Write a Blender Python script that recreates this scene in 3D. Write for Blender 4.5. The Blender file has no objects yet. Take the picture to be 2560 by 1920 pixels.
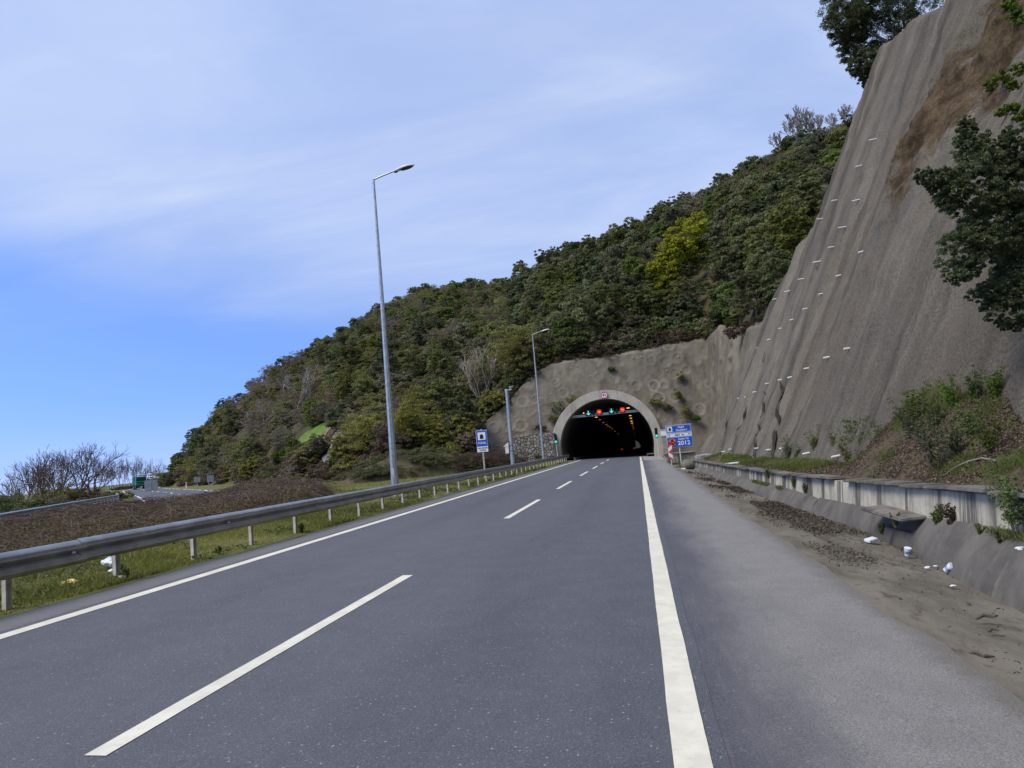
import bpy, bmesh, math, random
import numpy as np
from mathutils import Vector, Matrix
R = math.radians
rnd = random.Random(7)
rng = np.random.default_rng(11)
SC = bpy.context.scene
COL = SC.collection

# ------------------------------------------------------------------ camera
ROLL, PITCH, YAW = R(5.0), R(5.4975), R(9.4544)
EYE = np.array([0.0, 0.0, 1.70])
FPX = 1800.0
_F = np.array([-math.sin(YAW)*math.cos(PITCH), math.cos(YAW)*math.cos(PITCH), math.sin(PITCH)])
_R = np.array([math.cos(YAW), math.sin(YAW), 0.0])
_U = np.cross(_R, _F)
CI = _R*math.cos(ROLL) - _U*math.sin(ROLL)
CJ = _R*math.sin(ROLL) + _U*math.cos(ROLL)
cam = bpy.data.cameras.new('camera')
cam.sensor_width = 36.0
cam.lens = 36.0*FPX/2560.0
cam.clip_start = 0.05
cam.clip_end = 20000
camo = bpy.data.objects.new('camera', cam)
COL.objects.link(camo)
camo.matrix_world = Matrix(((CI[0], CJ[0], -_F[0], EYE[0]), (CI[1], CJ[1], -_F[1], EYE[1]),
                            (CI[2], CJ[2], -_F[2], EYE[2]), (0, 0, 0, 1)))
SC.camera = camo

# ------------------------------------------------------------------ world, sun, exposure
SUN_EL, SUN_AZ = 52.0, -125.0          # azimuth from +Y, clockwise
SC.view_settings.view_transform = 'Standard'
SC.view_settings.look = 'None'
SC.view_settings.gamma = 1.0
SC.view_settings.exposure = 0.35
SC.render.film_transparent = False
W = bpy.data.worlds.new('World')
SC.world = W
W.use_nodes = True


def build_world():
    nt = W.node_tree
    nt.nodes.clear()
    N = nt.nodes.new
    L = nt.links.new

    def math_(op, a, b=None, c=None):
        n = N('ShaderNodeMath'); n.operation = op
        for i, v in enumerate((a, b, c)):
            if v is None: continue
            if isinstance(v, (int, float)): n.inputs[i].default_value = v
            else: L(v, n.inputs[i])
        return n.outputs[0]
    out = N('ShaderNodeOutputWorld')
    bg = N('ShaderNodeBackground'); bg.inputs[1].default_value = 0.1
    L(bg.outputs[0], out.inputs[0])
    tc = N('ShaderNodeTexCoord')
    sep = N('ShaderNodeSeparateXYZ'); L(tc.outputs['Generated'], sep.inputs[0])
    X, Y, Z = sep.outputs
    # the sky texture is read a little above the true direction: a clear deep horizon
    lift = N('ShaderNodeVectorMath'); lift.operation = 'ADD'; lift.inputs[1].default_value = (0, 0, 0.22)
    L(tc.outputs['Generated'], lift.inputs[0])
    sky = N('ShaderNodeTexSky'); sky.sky_type = 'NISHITA'; sky.sun_disc = False
    sky.sun_elevation = R(SUN_EL); sky.sun_rotation = R(SUN_AZ)
    sky.air_density = 1.0; sky.dust_density = 0.6; sky.ozone_density = 1.0
    L(lift.outputs[0], sky.inputs[0])
    # thin cloud deck, laid out on a plane overhead
    den = math_('ADD', math_('MAXIMUM', Z, 0.0), 0.16)
    u = math_('DIVIDE', X, den); v = math_('DIVIDE', Y, den)
    cv = N('ShaderNodeCombineXYZ'); L(u, cv.inputs[0]); L(v, cv.inputs[1])
    mp = N('ShaderNodeMapping'); mp.inputs['Rotation'].default_value = (0, 0, R(28)); mp.inputs['Scale'].default_value = (0.8, 1.25, 1)
    L(cv.outputs[0], mp.inputs[0])
    n1 = N('ShaderNodeTexNoise'); n1.inputs['Scale'].default_value = 1.1; n1.inputs['Detail'].default_value = 7; n1.inputs['Roughness'].default_value = 0.55
    n1.inputs['Distortion'].default_value = 0.6
    L(mp.outputs[0], n1.inputs['Vector'])
    n2 = N('ShaderNodeTexNoise'); n2.inputs['Scale'].default_value = 0.55; n2.inputs['Detail'].default_value = 3
    L(cv.outputs[0], n2.inputs['Vector'])
    # deck opens low in the west (left): a clear band
    el = math_('ADD', Z, math_('MULTIPLY', math_('SUBTRACT', n2.outputs[0], 0.5), 0.16))
    west = N('ShaderNodeMapRange'); west.interpolation_type = 'SMOOTHSTEP'
    west.inputs['From Min'].default_value = 0.10; west.inputs['From Max'].default_value = 0.31
    L(math_('ADD', el, math_('MULTIPLY', math_('ADD', X, 0.35), 0.33)), west.inputs['Value'])
    veil = math_('MULTIPLY', west.outputs[0], 0.84)
    wisp = N('ShaderNodeMapRange'); wisp.interpolation_type = 'SMOOTHSTEP'
    wisp.inputs['From Min'].default_value = 0.38; wisp.inputs['From Max'].default_value = 0.72
    L(n1.outputs[0], wisp.inputs['Value'])
    cloud = math_('ADD', veil, math_('MULTIPLY', math_('SUBTRACT', wisp.outputs[0], 0.38), math_('ADD', math_('MULTIPLY', west.outputs[0], 0.20), 0.16)))
    # pale air right at the horizon
    hz = N('ShaderNodeMapRange'); hz.interpolation_type = 'SMOOTHSTEP'
    hz.inputs['From Min'].default_value = 0.11; hz.inputs['From Max'].default_value = -0.02
    hz.inputs['To Min'].default_value = 0.0; hz.inputs['To Max'].default_value = 0.72
    L(Z, hz.inputs['Value'])
    cl = math_('MAXIMUM', cloud, hz.outputs[0])
    clc = N('ShaderNodeClamp'); L(cl, clc.inputs[0])
    mx = N('ShaderNodeMix'); mx.data_type = 'RGBA'
    L(clc.outputs[0], mx.inputs['Factor'])
    gain = N('ShaderNodeMix'); gain.data_type = 'RGBA'; gain.blend_type = 'MULTIPLY'; gain.inputs['Factor'].default_value = 1.0
    L(sky.outputs[0], gain.inputs['A']); gain.inputs['B'].default_value = (1.2, 1.45, 2.05, 1)
    L(gain.outputs['Result'], mx.inputs['A'])
    wm = N('ShaderNodeMix'); wm.data_type = 'RGBA'; wm.inputs['A'].default_value = (4.05, 5.05, 7.5, 1); wm.inputs['B'].default_value = (5.5, 6.2, 7.8, 1)
    n3 = N('ShaderNodeTexNoise'); n3.inputs['Scale'].default_value = 1.5; n3.inputs['Detail'].default_value = 9; n3.inputs['Roughness'].default_value = 0.6; n3.inputs['Distortion'].default_value = 0.9
    mp3 = N('ShaderNodeMapping'); mp3.inputs['Rotation'].default_value = (0, 0, R(-24)); mp3.inputs['Scale'].default_value = (0.5, 1.3, 1); mp3.inputs['Location'].default_value = (3.1, 1.7, 0)
    L(cv.outputs[0], mp3.inputs[0]); L(mp3.outputs[0], n3.inputs['Vector'])
    w3 = N('ShaderNodeMapRange'); w3.interpolation_type = 'SMOOTHSTEP'; w3.inputs['From Min'].default_value = 0.40; w3.inputs['From Max'].default_value = 0.80; w3.inputs['To Max'].default_value = 0.75
    L(n3.outputs[0], w3.inputs['Value']); L(w3.outputs[0], wm.inputs['Factor']); L(wm.outputs['Result'], mx.inputs['B'])
    L(mx.outputs['Result'], bg.inputs[0])


build_world()
sl = bpy.data.lights.new('sun', 'SUN')
sl.energy = 2.7
sl.angle = R(26)
sl.color = (1.0, 0.90, 0.77)
so = bpy.data.objects.new('sun', sl)
COL.objects.link(so)
_sd = Vector((math.sin(R(SUN_AZ))*math.cos(R(SUN_EL)), math.cos(R(SUN_AZ))*math.cos(R(SUN_EL)), math.sin(R(SUN_EL))))
so.rotation_euler = _sd.to_track_quat('Z', 'Y').to_euler()
so.location = (0, 0, 60)

# ------------------------------------------------------------------ helpers: picture rays for siting things
S = 2560.0/2212.0


def ray(xd, yd):
    return ((xd*S-1280)/FPX)*CI - ((yd*S-960)/FPX)*CJ + _F


def at(xd, yd, Y):
    d = ray(xd, yd)
    return EYE + d*(Y-EYE[1])/d[1]


def at_z(xd, yd, z):
    d = ray(xd, yd)
    return EYE + d*(z-EYE[2])/d[2]


def smooth(a, b, x):
    t = np.clip((x-a)/(b-a), 0, 1)
    return t*t*(3-2*t)


def hash2(ix, iy, seed=0):
    h = np.sin(ix*127.1+iy*311.7+seed*74.7)*43758.5453
    return h-np.floor(h)


def vnoise(x, y, seed=0):
    x = np.asarray(x, float); y = np.asarray(y, float)
    ix = np.floor(x); iy = np.floor(y); fx = x-ix; fy = y-iy
    fx = fx*fx*(3-2*fx); fy = fy*fy*(3-2*fy)
    a = hash2(ix, iy, seed); b = hash2(ix+1, iy, seed); c = hash2(ix, iy+1, seed); d = hash2(ix+1, iy+1, seed)
    return (a*(1-fx)+b*fx)*(1-fy)+(c*(1-fx)+d*fx)*fy-0.5


def fbm(x, y, seed=0, o=4):
    s = 0; a = 1.0
    for k in range(o):
        s = s+a*vnoise(x*2**k, y*2**k, seed+k); a *= .5
    return s


# ------------------------------------------------------------------ helpers: meshes and objects
def tag(o, label=None, cat=None, group=None, kind=None):
    if label: o['label'] = label
    if cat: o['category'] = cat
    if group: o['group'] = group
    if kind: o['kind'] = kind
    return o


def empty(name, loc, label, cat, group=None, rz=0.0):
    o = bpy.data.objects.new(name, None)
    o.empty_display_size = .2
    COL.objects.link(o)
    o.location = loc
    o.rotation_euler = (0, 0, rz)
    return tag(o, label, cat, group)


def link(name, me, parent=None):
    o = bpy.data.objects.new(name, me)
    COL.objects.link(o)
    if parent: o.parent = parent
    return o


def copy_tree(o, parent=None):
    c = o.copy(); COL.objects.link(c)
    if parent: c.parent = parent
    for ch in list(o.children): copy_tree(ch, c)
    return c


def np_mesh(name, V, F, mat=None, smooth_=False, attrs=None):
    V = np.asarray(V, np.float32); F = np.asarray(F, np.int32)
    me = bpy.data.meshes.new(name)
    n, k = F.shape
    me.vertices.add(len(V)); me.vertices.foreach_set('co', V.ravel())
    me.loops.add(n*k); me.loops.foreach_set('vertex_index', F.ravel())
    me.polygons.add(n); me.polygons.foreach_set('loop_start', np.arange(0, n*k, k, dtype=np.int32))
    me.polygons.foreach_set('use_smooth', np.full(n, bool(smooth_)))
    if mat: me.materials.append(mat)
    if attrs:
        for an, (dom, arr) in attrs.items():
            a = me.attributes.new(an, 'FLOAT', dom); a.data.foreach_set('value', np.asarray(arr, np.float32))
    me.update(calc_edges=True); me.validate()
    return me


def grid_faces(nu, nv):
    i = np.arange(nu-1)[:, None]*nv+np.arange(nv-1)[None, :]
    return np.stack([i, i+nv, i+nv+1, i+1], -1).reshape(-1, 4)


class MB:
    def __init__(s): s.v = []; s.f = []

    def add(s, V, F):
        b = len(s.v); s.v += [tuple(map(float, p)) for p in V]; s.f += [tuple(b+i for i in q) for q in F]; return s

    def box(s, c, d, rz=0.0, rx=0.0, ry=0.0):
        m = Matrix.Translation(c) @ Matrix.Rotation(rz, 4, 'Z') @ Matrix.Rotation(ry, 4, 'Y') @ Matrix.Rotation(rx, 4, 'X')
        V = [m @ Vector((x*d[0]/2, y*d[1]/2, z*d[2]/2)) for x in (-1, 1) for y in (-1, 1) for z in (-1, 1)]
        return s.add(V, [(0, 1, 3, 2), (4, 6, 7, 5), (0, 4, 5, 1), (2, 3, 7, 6), (0, 2, 6, 4), (1, 5, 7, 3)])

    def tube(s, pts, rad, n=8, cap=True, flat=None):
        pts = [Vector(p) for p in pts]
        if isinstance(rad, (int, float)): rad = [rad]*len(pts)
        V = []; F = []
        t0 = (pts[1]-pts[0]).normalized()
        a = Vector((0, 0, 1)) if abs(t0.z) < .9 else Vector((1, 0, 0))
        for i, p in enumerate(pts):
            t = (pts[min(i+1, len(pts)-1)]-pts[max(i-1, 0)]).normalized()
            u = (a-t*a.dot(t)).normalized(); w = t.cross(u); a = u
            for k in range(n):
                q = 2*math.pi*k/n
                V.append(p+(u*math.cos(q)+w*math.sin(q))*rad[i])
        for i in range(len(pts)-1):
            for k in range(n):
                F.append((i*n+k, i*n+(k+1) % n, (i+1)*n+(k+1) % n, (i+1)*n+k))
        if cap:
            F.append(tuple(range(n-1, -1, -1))); F.append(tuple((len(pts)-1)*n+k for k in range(n)))
        return s.add(V, F)

    def prism(s, poly, y0, y1):          # poly in XZ, extruded along Y
        n = len(poly)
        V = [(x, y0, z) for x, z in poly]+[(x, y1, z) for x, z in poly]
        F = [tuple(range(n)), tuple(range(2*n-1, n-1, -1))]+[(i, i+n, (i+1) % n+n, (i+1) % n) for i in range(n)]
        return s.add(V, F)

    def loft(s, rings, cap=True):
        n = len(rings[0]); V = [p for r in rings for p in r]; F = []
        for i in range(len(rings)-1):
            for k in range(n):
                F.append((i*n+k, i*n+(k+1) % n, (i+1)*n+(k+1) % n, (i+1)*n+k))
        if cap:
            F.append(tuple(range(n-1, -1, -1))); F.append(tuple((len(rings)-1)*n+k for k in range(n)))
        return s.add(V, F)

    def mesh(s, name, mat, smooth_=False, bevel=0.0, seg=2):
        me = bpy.data.meshes.new(name)
        me.from_pydata(s.v, [], s.f)
        bm = bmesh.new(); bm.from_mesh(me)
        bmesh.ops.recalc_face_normals(bm, faces=bm.faces)
        if bevel: bmesh.ops.bevel(bm, geom=bm.edges[:], offset=bevel, segments=seg, affect='EDGES', clamp_overlap=True)
        bm.to_mesh(me); bm.free()
        if mat: me.materials.append(mat)
        if smooth_:
            me.polygons.foreach_set('use_smooth', np.ones(len(me.polygons), bool))
            try: me.set_sharp_from_angle(angle=R(40))
            except Exception: pass
        return me

    def build(s, name, mat, parent=None, smooth_=False, bevel=0.0, label=None):
        o = link(name, s.mesh(name, mat, smooth_, bevel), parent)
        if label: o['label'] = label
        return o


def text_part(name, body, size, mat, parent, loc, rot=(R(90), 0, 0), depth=.004, align='CENTER', wscale=1.0):
    cu = bpy.data.curves.new(name, 'FONT'); cu.body = body; cu.size = size; cu.extrude = depth
    cu.align_x = align; cu.align_y = 'CENTER'; cu.offset = size*.02
    t = bpy.data.objects.new('tmp', cu); COL.objects.link(t)
    dg = bpy.context.evaluated_depsgraph_get(); dg.update()
    me = bpy.data.meshes.new_from_object(t.evaluated_get(dg))
    bpy.data.objects.remove(t)
    me.name = name; me.materials.clear(); me.materials.append(mat)
    o = link(name, me, parent); o.location = loc; o.rotation_euler = rot; o.scale = (wscale, 1, 1)
    return o


# ------------------------------------------------------------------ materials
class NT:
    def __init__(s, name):
        s.m = bpy.data.materials.new(name); s.m.use_nodes = True
        s.t = s.m.node_tree; s.t.nodes.clear()
        s.out = s.t.nodes.new('ShaderNodeOutputMaterial')
        s.b = s.t.nodes.new('ShaderNodeBsdfPrincipled')
        s.t.links.new(s.b.outputs[0], s.out.inputs[0])
        s.tc = s.t.nodes.new('ShaderNodeTexCoord')

    def L(s, a, b): s.t.links.new(a, b)

    def map(s, scale=(1, 1, 1), rot=(0, 0, 0), coord='Object'):
        n = s.t.nodes.new('ShaderNodeMapping'); n.inputs['Scale'].default_value = scale; n.inputs['Rotation'].default_value = rot
        s.L(s.tc.outputs[coord], n.inputs[0]); return n.outputs[0]

    def noise(s, scale, detail=5, rough=.6, vec=None, dist=0.0):
        n = s.t.nodes.new('ShaderNodeTexNoise'); n.inputs['Scale'].default_value = scale; n.inputs['Detail'].default_value = detail
        n.inputs['Roughness'].default_value = rough; n.inputs['Distortion'].default_value = dist
        s.L(vec if vec is not None else s.tc.outputs['Object'], n.inputs['Vector']); return n.outputs[0]

    def voro(s, scale, vec=None, feat='F1', out='Distance', rnd_=1.0):
        n = s.t.nodes.new('ShaderNodeTexVoronoi'); n.inputs['Scale'].default_value = scale; n.feature = feat
        n.inputs['Randomness'].default_value = rnd_
        s.L(vec if vec is not None else s.tc.outputs['Object'], n.inputs['Vector']); return n.outputs[out]

    def rng(s, v, a, b, c=0.0, d=1.0):
        n = s.t.nodes.new('ShaderNodeMapRange'); n.interpolation_type = 'SMOOTHSTEP'
        for k, q in zip(('From Min', 'From Max', 'To Min', 'To Max'), (a, b, c, d)): n.inputs[k].default_value = q
        s.L(v, n.inputs['Value']); return n.outputs[0]

    def mix(s, f, a, b, mode='MIX'):
        n = s.t.nodes.new('ShaderNodeMix'); n.data_type = 'RGBA'; n.blend_type = mode
        for k, q in (('Factor', f), ('A', a), ('B', b)):
            if isinstance(q, (int, float)): n.inputs[k].default_value = q
            elif isinstance(q, tuple): n.inputs[k].default_value = (*q, 1)
            else: s.L(q, n.inputs[k])
        return n.outputs['Result']

    def math(s, op, a, b=0.0):
        n = s.t.nodes.new('ShaderNodeMath'); n.operation = op
        for i, q in enumerate((a, b)):
            if isinstance(q, (int, float)): n.inputs[i].default_value = q
            else: s.L(q, n.inputs[i])
        return n.outputs[0]

    def attr(s, name):
        n = s.t.nodes.new('ShaderNodeAttribute'); n.attribute_name = name; return n.outputs['Fac']

    def col(s, c):
        if isinstance(c, tuple): s.b.inputs['Base Color'].default_value = (*c, 1)
        else: s.L(c, s.b.inputs['Base Color'])
        return s

    def set(s, rough=.8, metal=0.0, spec=.3):
        s.b.inputs['Roughness'].default_value = rough; s.b.inputs['Metallic'].default_value = metal
        s.b.inputs['Specular IOR Level'].default_value = spec; return s

    def bump(s, h, strength=.5, dist=.02):
        n = s.t.nodes.new('ShaderNodeBump'); n.inputs['Strength'].default_value = strength; n.inputs['Distance'].default_value = dist
        s.L(h, n.inputs['Height']); s.L(n.outputs[0], s.b.inputs['Normal']); return s


def simple(name, c1, c2=None, scale=4.0, rough=.7, metal=0.0, spec=.3, bump=0.0, bscale=30.0, lo=.35, hi=.65):
    n = NT(name).set(rough, metal, spec)
    if c2 is None: n.col(c1)
    else: n.col(n.mix(n.rng(n.noise(scale), lo, hi), c1, c2))
    if bump: n.bump(n.noise(bscale), bump, .01)
    return n.m


def emit(name, c, strength):
    n = NT(name)
    n.b.inputs['Base Color'].default_value = (c[0]*.3, c[1]*.3, c[2]*.3, 1)
    n.b.inputs['Emission Color'].default_value = (*c, 1); n.b.inputs['Emission Strength'].default_value = strength
    return n.m


def m_asphalt(name, c1, c2, fleck, wear, blend=False):
    n = NT(name).set(.82, 0, .35)
    big = n.noise(.22, 4, .6, n.map((1, .25, 1)))
    mid = n.noise(2.2, 5, .65)
    c = n.mix(n.rng(big, .3, .7), c1, c2)
    c = n.mix(n.math('MULTIPLY', n.rng(mid, .3, .75), .35), c, tuple(x*1.35 for x in c2))
    sx = n.t.nodes.new('ShaderNodeSeparateXYZ'); n.L(n.tc.outputs['Object'], sx.inputs[0])
    if blend:
        f = n.rng(n.math('ADD', sx.outputs['X'], n.math('MULTIPLY', n.math('SUBTRACT', n.noise(.7, 5, .7, n.map((1, .25, 1))), .5), 1.6)), .25, 1.25)
        c = n.mix(f, (.098, .101, .120), c)
        e = n.rng(n.math('ADD', sx.outputs['X'], n.math('MULTIPLY', n.math('SUBTRACT', n.noise(2.5, 6, .75), .5), .5)), 1.85, 2.15)
        c = n.mix(n.math('MULTIPLY', e, .8), c, (.17, .155, .125))
    else:
        for xc in (-6.1, -4.3, -2.6, -.8):
            d_ = n.math('ABSOLUTE', n.math('SUBTRACT', n.math('ADD', sx.outputs['X'], n.math('MULTIPLY', n.math('SUBTRACT', n.noise(.5, 3, .5), .5), .5)), xc))
            c = n.mix(n.rng(d_, .5, .1, 0, .10), c, (.17, .17, .185))
        for xc in (-5.2, -1.7):
            d_ = n.math('ABSOLUTE', n.math('SUBTRACT', sx.outputs['X'], xc)); c = n.mix(n.math('MULTIPLY', n.rng(d_, .6, .0, 0, .4), n.rng(n.noise(.8, 6, .7, n.map((1, .15, 1))), .4, .7)), c, (.062, .063, .074))
    fine = n.noise(95, 3, .7)
    c = n.mix(n.rng(fine, .35, .68), n.mix(.55, c, (.02, .02, .025)), c)
    v = n.voro(30, out='Color'); d = n.voro(30)
    sp = n.t.nodes.new('ShaderNodeSeparateColor'); n.L(v, sp.inputs[0])
    pick = n.math('MULTIPLY', n.rng(sp.outputs[0], .90, .96), n.rng(d, .30, .16))
    c = n.mix(n.math('MULTIPLY', pick, fleck*.8), c, (.36, .36, .37))
    v2 = n.voro(75, out='Color'); d2 = n.voro(75)
    sp2 = n.t.nodes.new('ShaderNodeSeparateColor'); n.L(v2, sp2.inputs[0])
    c = n.mix(n.math('MULTIPLY', n.math('MULTIPLY', n.rng(sp2.outputs[1], .70, .95), n.rng(d2, .45, .2)), fleck*.75), c, (.27, .27, .28))
    c = n.mix(n.math('MULTIPLY', n.math('MULTIPLY', n.rng(sp2.outputs[0], .72, .92), n.rng(d2, .45, .15)), .75), c, (.030, .030, .034))
    c = n.mix(n.math('MULTIPLY', n.rng(n.noise(6, 6, .7, n.map((3, .2, 1))), .5, .75), wear), c, (.17, .165, .16))
    n.col(c)
    n.bump(n.noise(120, 3, .7), .35, .006)
    return n.m


def m_paint(name):
    n = NT(name).set(.6, 0, .3)
    c = n.mix(n.rng(n.noise(3, 6, .7), .35, .7), (.60, .58, .47), (.72, .70, .58))
    c = n.mix(n.rng(n.noise(16, 8, .8), .56, .72, 0, .6), c, (.17, .17, .18))
    n.col(c); n.bump(n.noise(90, 3), .2, .004)
    return n.m


def m_foliage(name, dark, mid, light, var=.35, rough=.62, trans=.42, dead=None, spec=.10):
    n = NT(name).set(rough, 0, spec)
    oi = n.t.nodes.new('ShaderNodeObjectInfo')
    t = n.attr('tint')
    c = n.mix(n.rng(t, 0, .6), dark, mid); c = n.mix(n.rng(t, .55, 1.0), c, light)
    hs = n.t.nodes.new('ShaderNodeHueSaturation')
    n.L(c, hs.inputs['Color'])
    n.L(n.math('ADD', n.math('MULTIPLY', n.math('SUBTRACT', oi.outputs['Random'], .5), .05*var/.35), .5), hs.inputs['Hue'])
    n.L(n.math('ADD', n.math('MULTIPLY', n.math('FRACT', n.math('MULTIPLY', oi.outputs['Random'], 7.31)), var*1.6), 1.0-var*.8), hs.inputs['Value'])
    n.L(n.math('ADD', n.math('MULTIPLY', n.math('FRACT', n.math('MULTIPLY', oi.outputs['Random'], 13.7)), .5*var/.4), 1.0-.3*var/.4), hs.inputs['Saturation'])
    c = hs.outputs[0]
    if dead:
        c = n.mix(n.math('MULTIPLY', n.rng(n.attr('dead'), .5, .6), .9), c, dead)
    n.col(c)
    tr = n.t.nodes.new('ShaderNodeBsdfTranslucent'); n.L(c, tr.inputs[0])
    mx = n.t.nodes.new('ShaderNodeMixShader'); mx.inputs[0].default_value = trans
    n.L(n.b.outputs[0], mx.inputs[1]); n.L(tr.outputs[0], mx.inputs[2]); n.L(mx.outputs[0], n.out.inputs[0])
    return n.m


MAT = {}
MAT['asphalt'] = m_asphalt('asphalt', (.092, .098, .114), (.116, .122, .140), .9, .12)
MAT['shoulder'] = m_asphalt('worn_asphalt', (.235, .228, .215), (.28, .272, .256), .5, .3, True)
MAT['edge_strip'] = m_asphalt('pale_edge_asphalt', (.15, .15, .155), (.185, .183, .18), .4, .4)
MAT['paint'] = m_paint('road_paint')
MAT['galv'] = simple('galvanised_steel', (.33, .36, .38), (.46, .49, .50), 6, .42, .75, .5)
MAT['galv_post'] = simple('galvanised_post', (.40, .42, .42), (.55, .57, .56), 3, .5, .55, .5)
MAT['rail'] = simple('rail_steel', (.30, .30, .285), (.42, .42, .40), 2.2, .34, .8, .5, .12, 8)
MAT['rail_post'] = simple('rail_post_steel', (.50, .48, .42), (.68, .66, .58), 5, .55, .1, .4)
MAT['concrete'] = simple('concrete', (.21, .20, .18), (.33, .315, .29), 1.6, .9, 0, .2, .3, 25)
MAT['dark_metal'] = simple('dark_metal', (.03, .03, .032), None, rough=.5, spec=.4)
MAT['black'] = simple('black_plastic', (.012, .012, .014), None, rough=.5)
MAT['white_plastic'] = simple('white_plastic', (.72, .71, .68), (.60, .59, .56), 6, .5)
MAT['blue'] = simple('sign_blue', (.008, .075, .42), (.010, .085, .47), 3, .45)
MAT['white'] = simple('sign_white', (.72, .75, .78), (.66, .69, .72), 5, .5)
MAT['red'] = simple('sign_red', (.55, .035, .045), (.62, .06, .06), 4, .5)
MAT['signblack'] = simple('sign_black', (.01, .01, .012), None, rough=.6)
MAT['orange'] = simple('sign_orange', (.75, .13, .02), None, rough=.5)
MAT['signback'] = simple('sign_back', (.34, .36, .37), (.42, .44, .44), 2, .5, .4)
MAT['lens_off'] = simple('dark_lens', (.03, .014, .012), None, rough=.25)
MAT['glass'] = simple('dark_glass', (.025, .03, .035), None, rough=.12, spec=.6)
MAT['green_paint'] = simple('green_truck_paint', (.010, .235, .115), (.014, .27, .14), 2, .4, 0, .5)
MAT['lamp_shell'] = simple('lamp_shell', (.62, .62, .60), (.55, .55, .54), 5, .45)
MAT['bark'] = simple('bark', (.085, .07, .055), (.14, .12, .10), 5, .9, 0, .1, .4, 20)
MAT['bark_grey'] = simple('pale_bark', (.20, .18, .16), (.28, .26, .235), 4, .9, 0, .1)
MAT['bark_brown'] = simple('brown_twigs', (.105, .08, .065), (.16, .125, .105), 4, .9, 0, .1)
MAT['evergreen'] = m_foliage('evergreen_leaves', (.082, .098, .030), (.145, .168, .058), (.24, .25, .105), .45, dead=(.17, .125, .08))
MAT['grey_green'] = m_foliage('grey_green_leaves', (.115, .122, .052), (.18, .182, .084), (.275, .262, .135), .45, dead=(.22, .17, .12))
MAT['olive'] = m_foliage('olive_spring_leaves', (.12, .125, .03), (.20, .202, .052), (.30, .29, .09), .15)
MAT['olive_shrub'] = m_foliage('olive_shrub_leaves', (.15, .152, .036), (.255, .252, .062), (.37, .355, .115), .08)
MAT['yellow'] = m_foliage('yellow_spring_leaves', (.16, .172, .012), (.29, .305, .020), (.43, .44, .045), .06, trans=.3)
MAT['brownish'] = m_foliage('brown_budding_twigs', (.125, .100, .066), (.185, .150, .100), (.26, .215, .145), .35)
MAT['near_leaf'] = m_foliage('glossy_dark_leaves', (.040, .056, .022), (.095, .120, .045), (.21, .235, .105), .2, .36, .5, None, .40)
MAT['fresh'] = m_foliage('fresh_green_leaves', (.05, .085, .015), (.09, .14, .025), (.16, .21, .05), .3, trans=.3)
MAT['ivy'] = m_foliage('ivy_leaves', (.05, .066, .018), (.105, .125, .032), (.19, .20, .06), .3)
MAT['scrub'] = m_foliage('dry_scrub', (.060, .040, .030), (.10, .070, .050), (.17, .125, .085), .3)
MAT['bramble'] = m_foliage('bramble_leaves', (.085, .062, .044), (.17, .122, .086), (.31, .235, .16), .1, dead=(.16, .16, .055))
MAT['cane'] = simple('bramble_canes', (.13, .10, .08), (.24, .19, .15), 3, .8, 0, .1)
MAT['grass'] = m_foliage('grass_blades', (.15, .165, .042), (.245, .255, .07), (.42, .37, .17), .1, .6, .5)
MAT['bank_blades'] = m_foliage('bank_grass_blades', (.075, .105, .024), (.13, .165, .042), (.24, .25, .09), .1, .6, .4)
MAT['tuft'] = m_foliage('weed_leaves', (.06, .09, .02), (.11, .145, .035), (.19, .21, .06), .3)
MAT['litter_leaf'] = m_foliage('dead_leaves', (.055, .042, .030), (.105, .080, .057), (.215, .175, .13), .2, .8, .1)
MAT['plastic'] = simple('white_litter', (.70, .73, .77), (.60, .63, .68), 12, .45)
MAT['wrapper'] = simple('yellow_litter', (.62, .45, .03), (.70, .62, .30), 14, .5)
MAT['bluecup'] = simple('blue_print', (.10, .18, .42), (.5, .55, .62), 20, .5)
MAT['rubber'] = simple('black_rubber', (.02, .02, .02), (.035, .035, .035), 8, .8)

# ------------------------------------------------------------------ terrain
def azel(xd, yd):
    d = ray(xd, yd); return math.degrees(math.atan2(d[0], d[1])), math.atan2(d[2], math.hypot(d[0], d[1]))


SKY = [(330, 1040), (355, 1010), (430, 915), (500, 850), (600, 775), (720, 715), (830, 650), (900, 617), (970, 602), (1040, 597), (1086, 606),
       (1104, 600), (1120, 587), (1180, 557), (1230, 528), (1300, 514), (1400, 462), (1450, 437), (1550, 392), (1600, 357), (1680, 315), (1750, 285), (1850, 245), (1990, 190), (2212, 120)]
RID = [200, 215, 240, 255, 270, 280, 280, 275, 270, 262, 250, 205, 190, 183, 180, 182, 185, 186, 188, 190, 190, 190, 188, 185, 180]
_az = []; _zr = []
for (xd_, yd_), r_ in zip(SKY, RID):
    a_, e_ = azel(xd_, yd_); _az.append(a_); _zr.append(EYE[2]+r_*math.tan(e_)-(5.0 if xd_ > 1095 else 4.2))
AZ_T = np.array(_az); ZR_T = np.array(_zr); RR_T = np.array(RID, float)
# foot of the hill
HW_TOP = [(1035, 925), (1060, 900), (1100, 862), (1130, 828), (1160, 800), (1190, 785), (1220, 776), (1260, 771), (1300, 768), (1350, 760), (1400, 752), (1440, 742), (1480, 735), (1524, 727)]


def hw_y(z): return 88.3+0.30*np.maximum(z, 0)          # the headwall leans back


def hw_point(xd, yd):
    Y = 90.0
    for _ in range(6):
        p = at(xd, yd, Y); Y = float(hw_y(p[2]))
    return at(xd, yd, Y)


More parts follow.
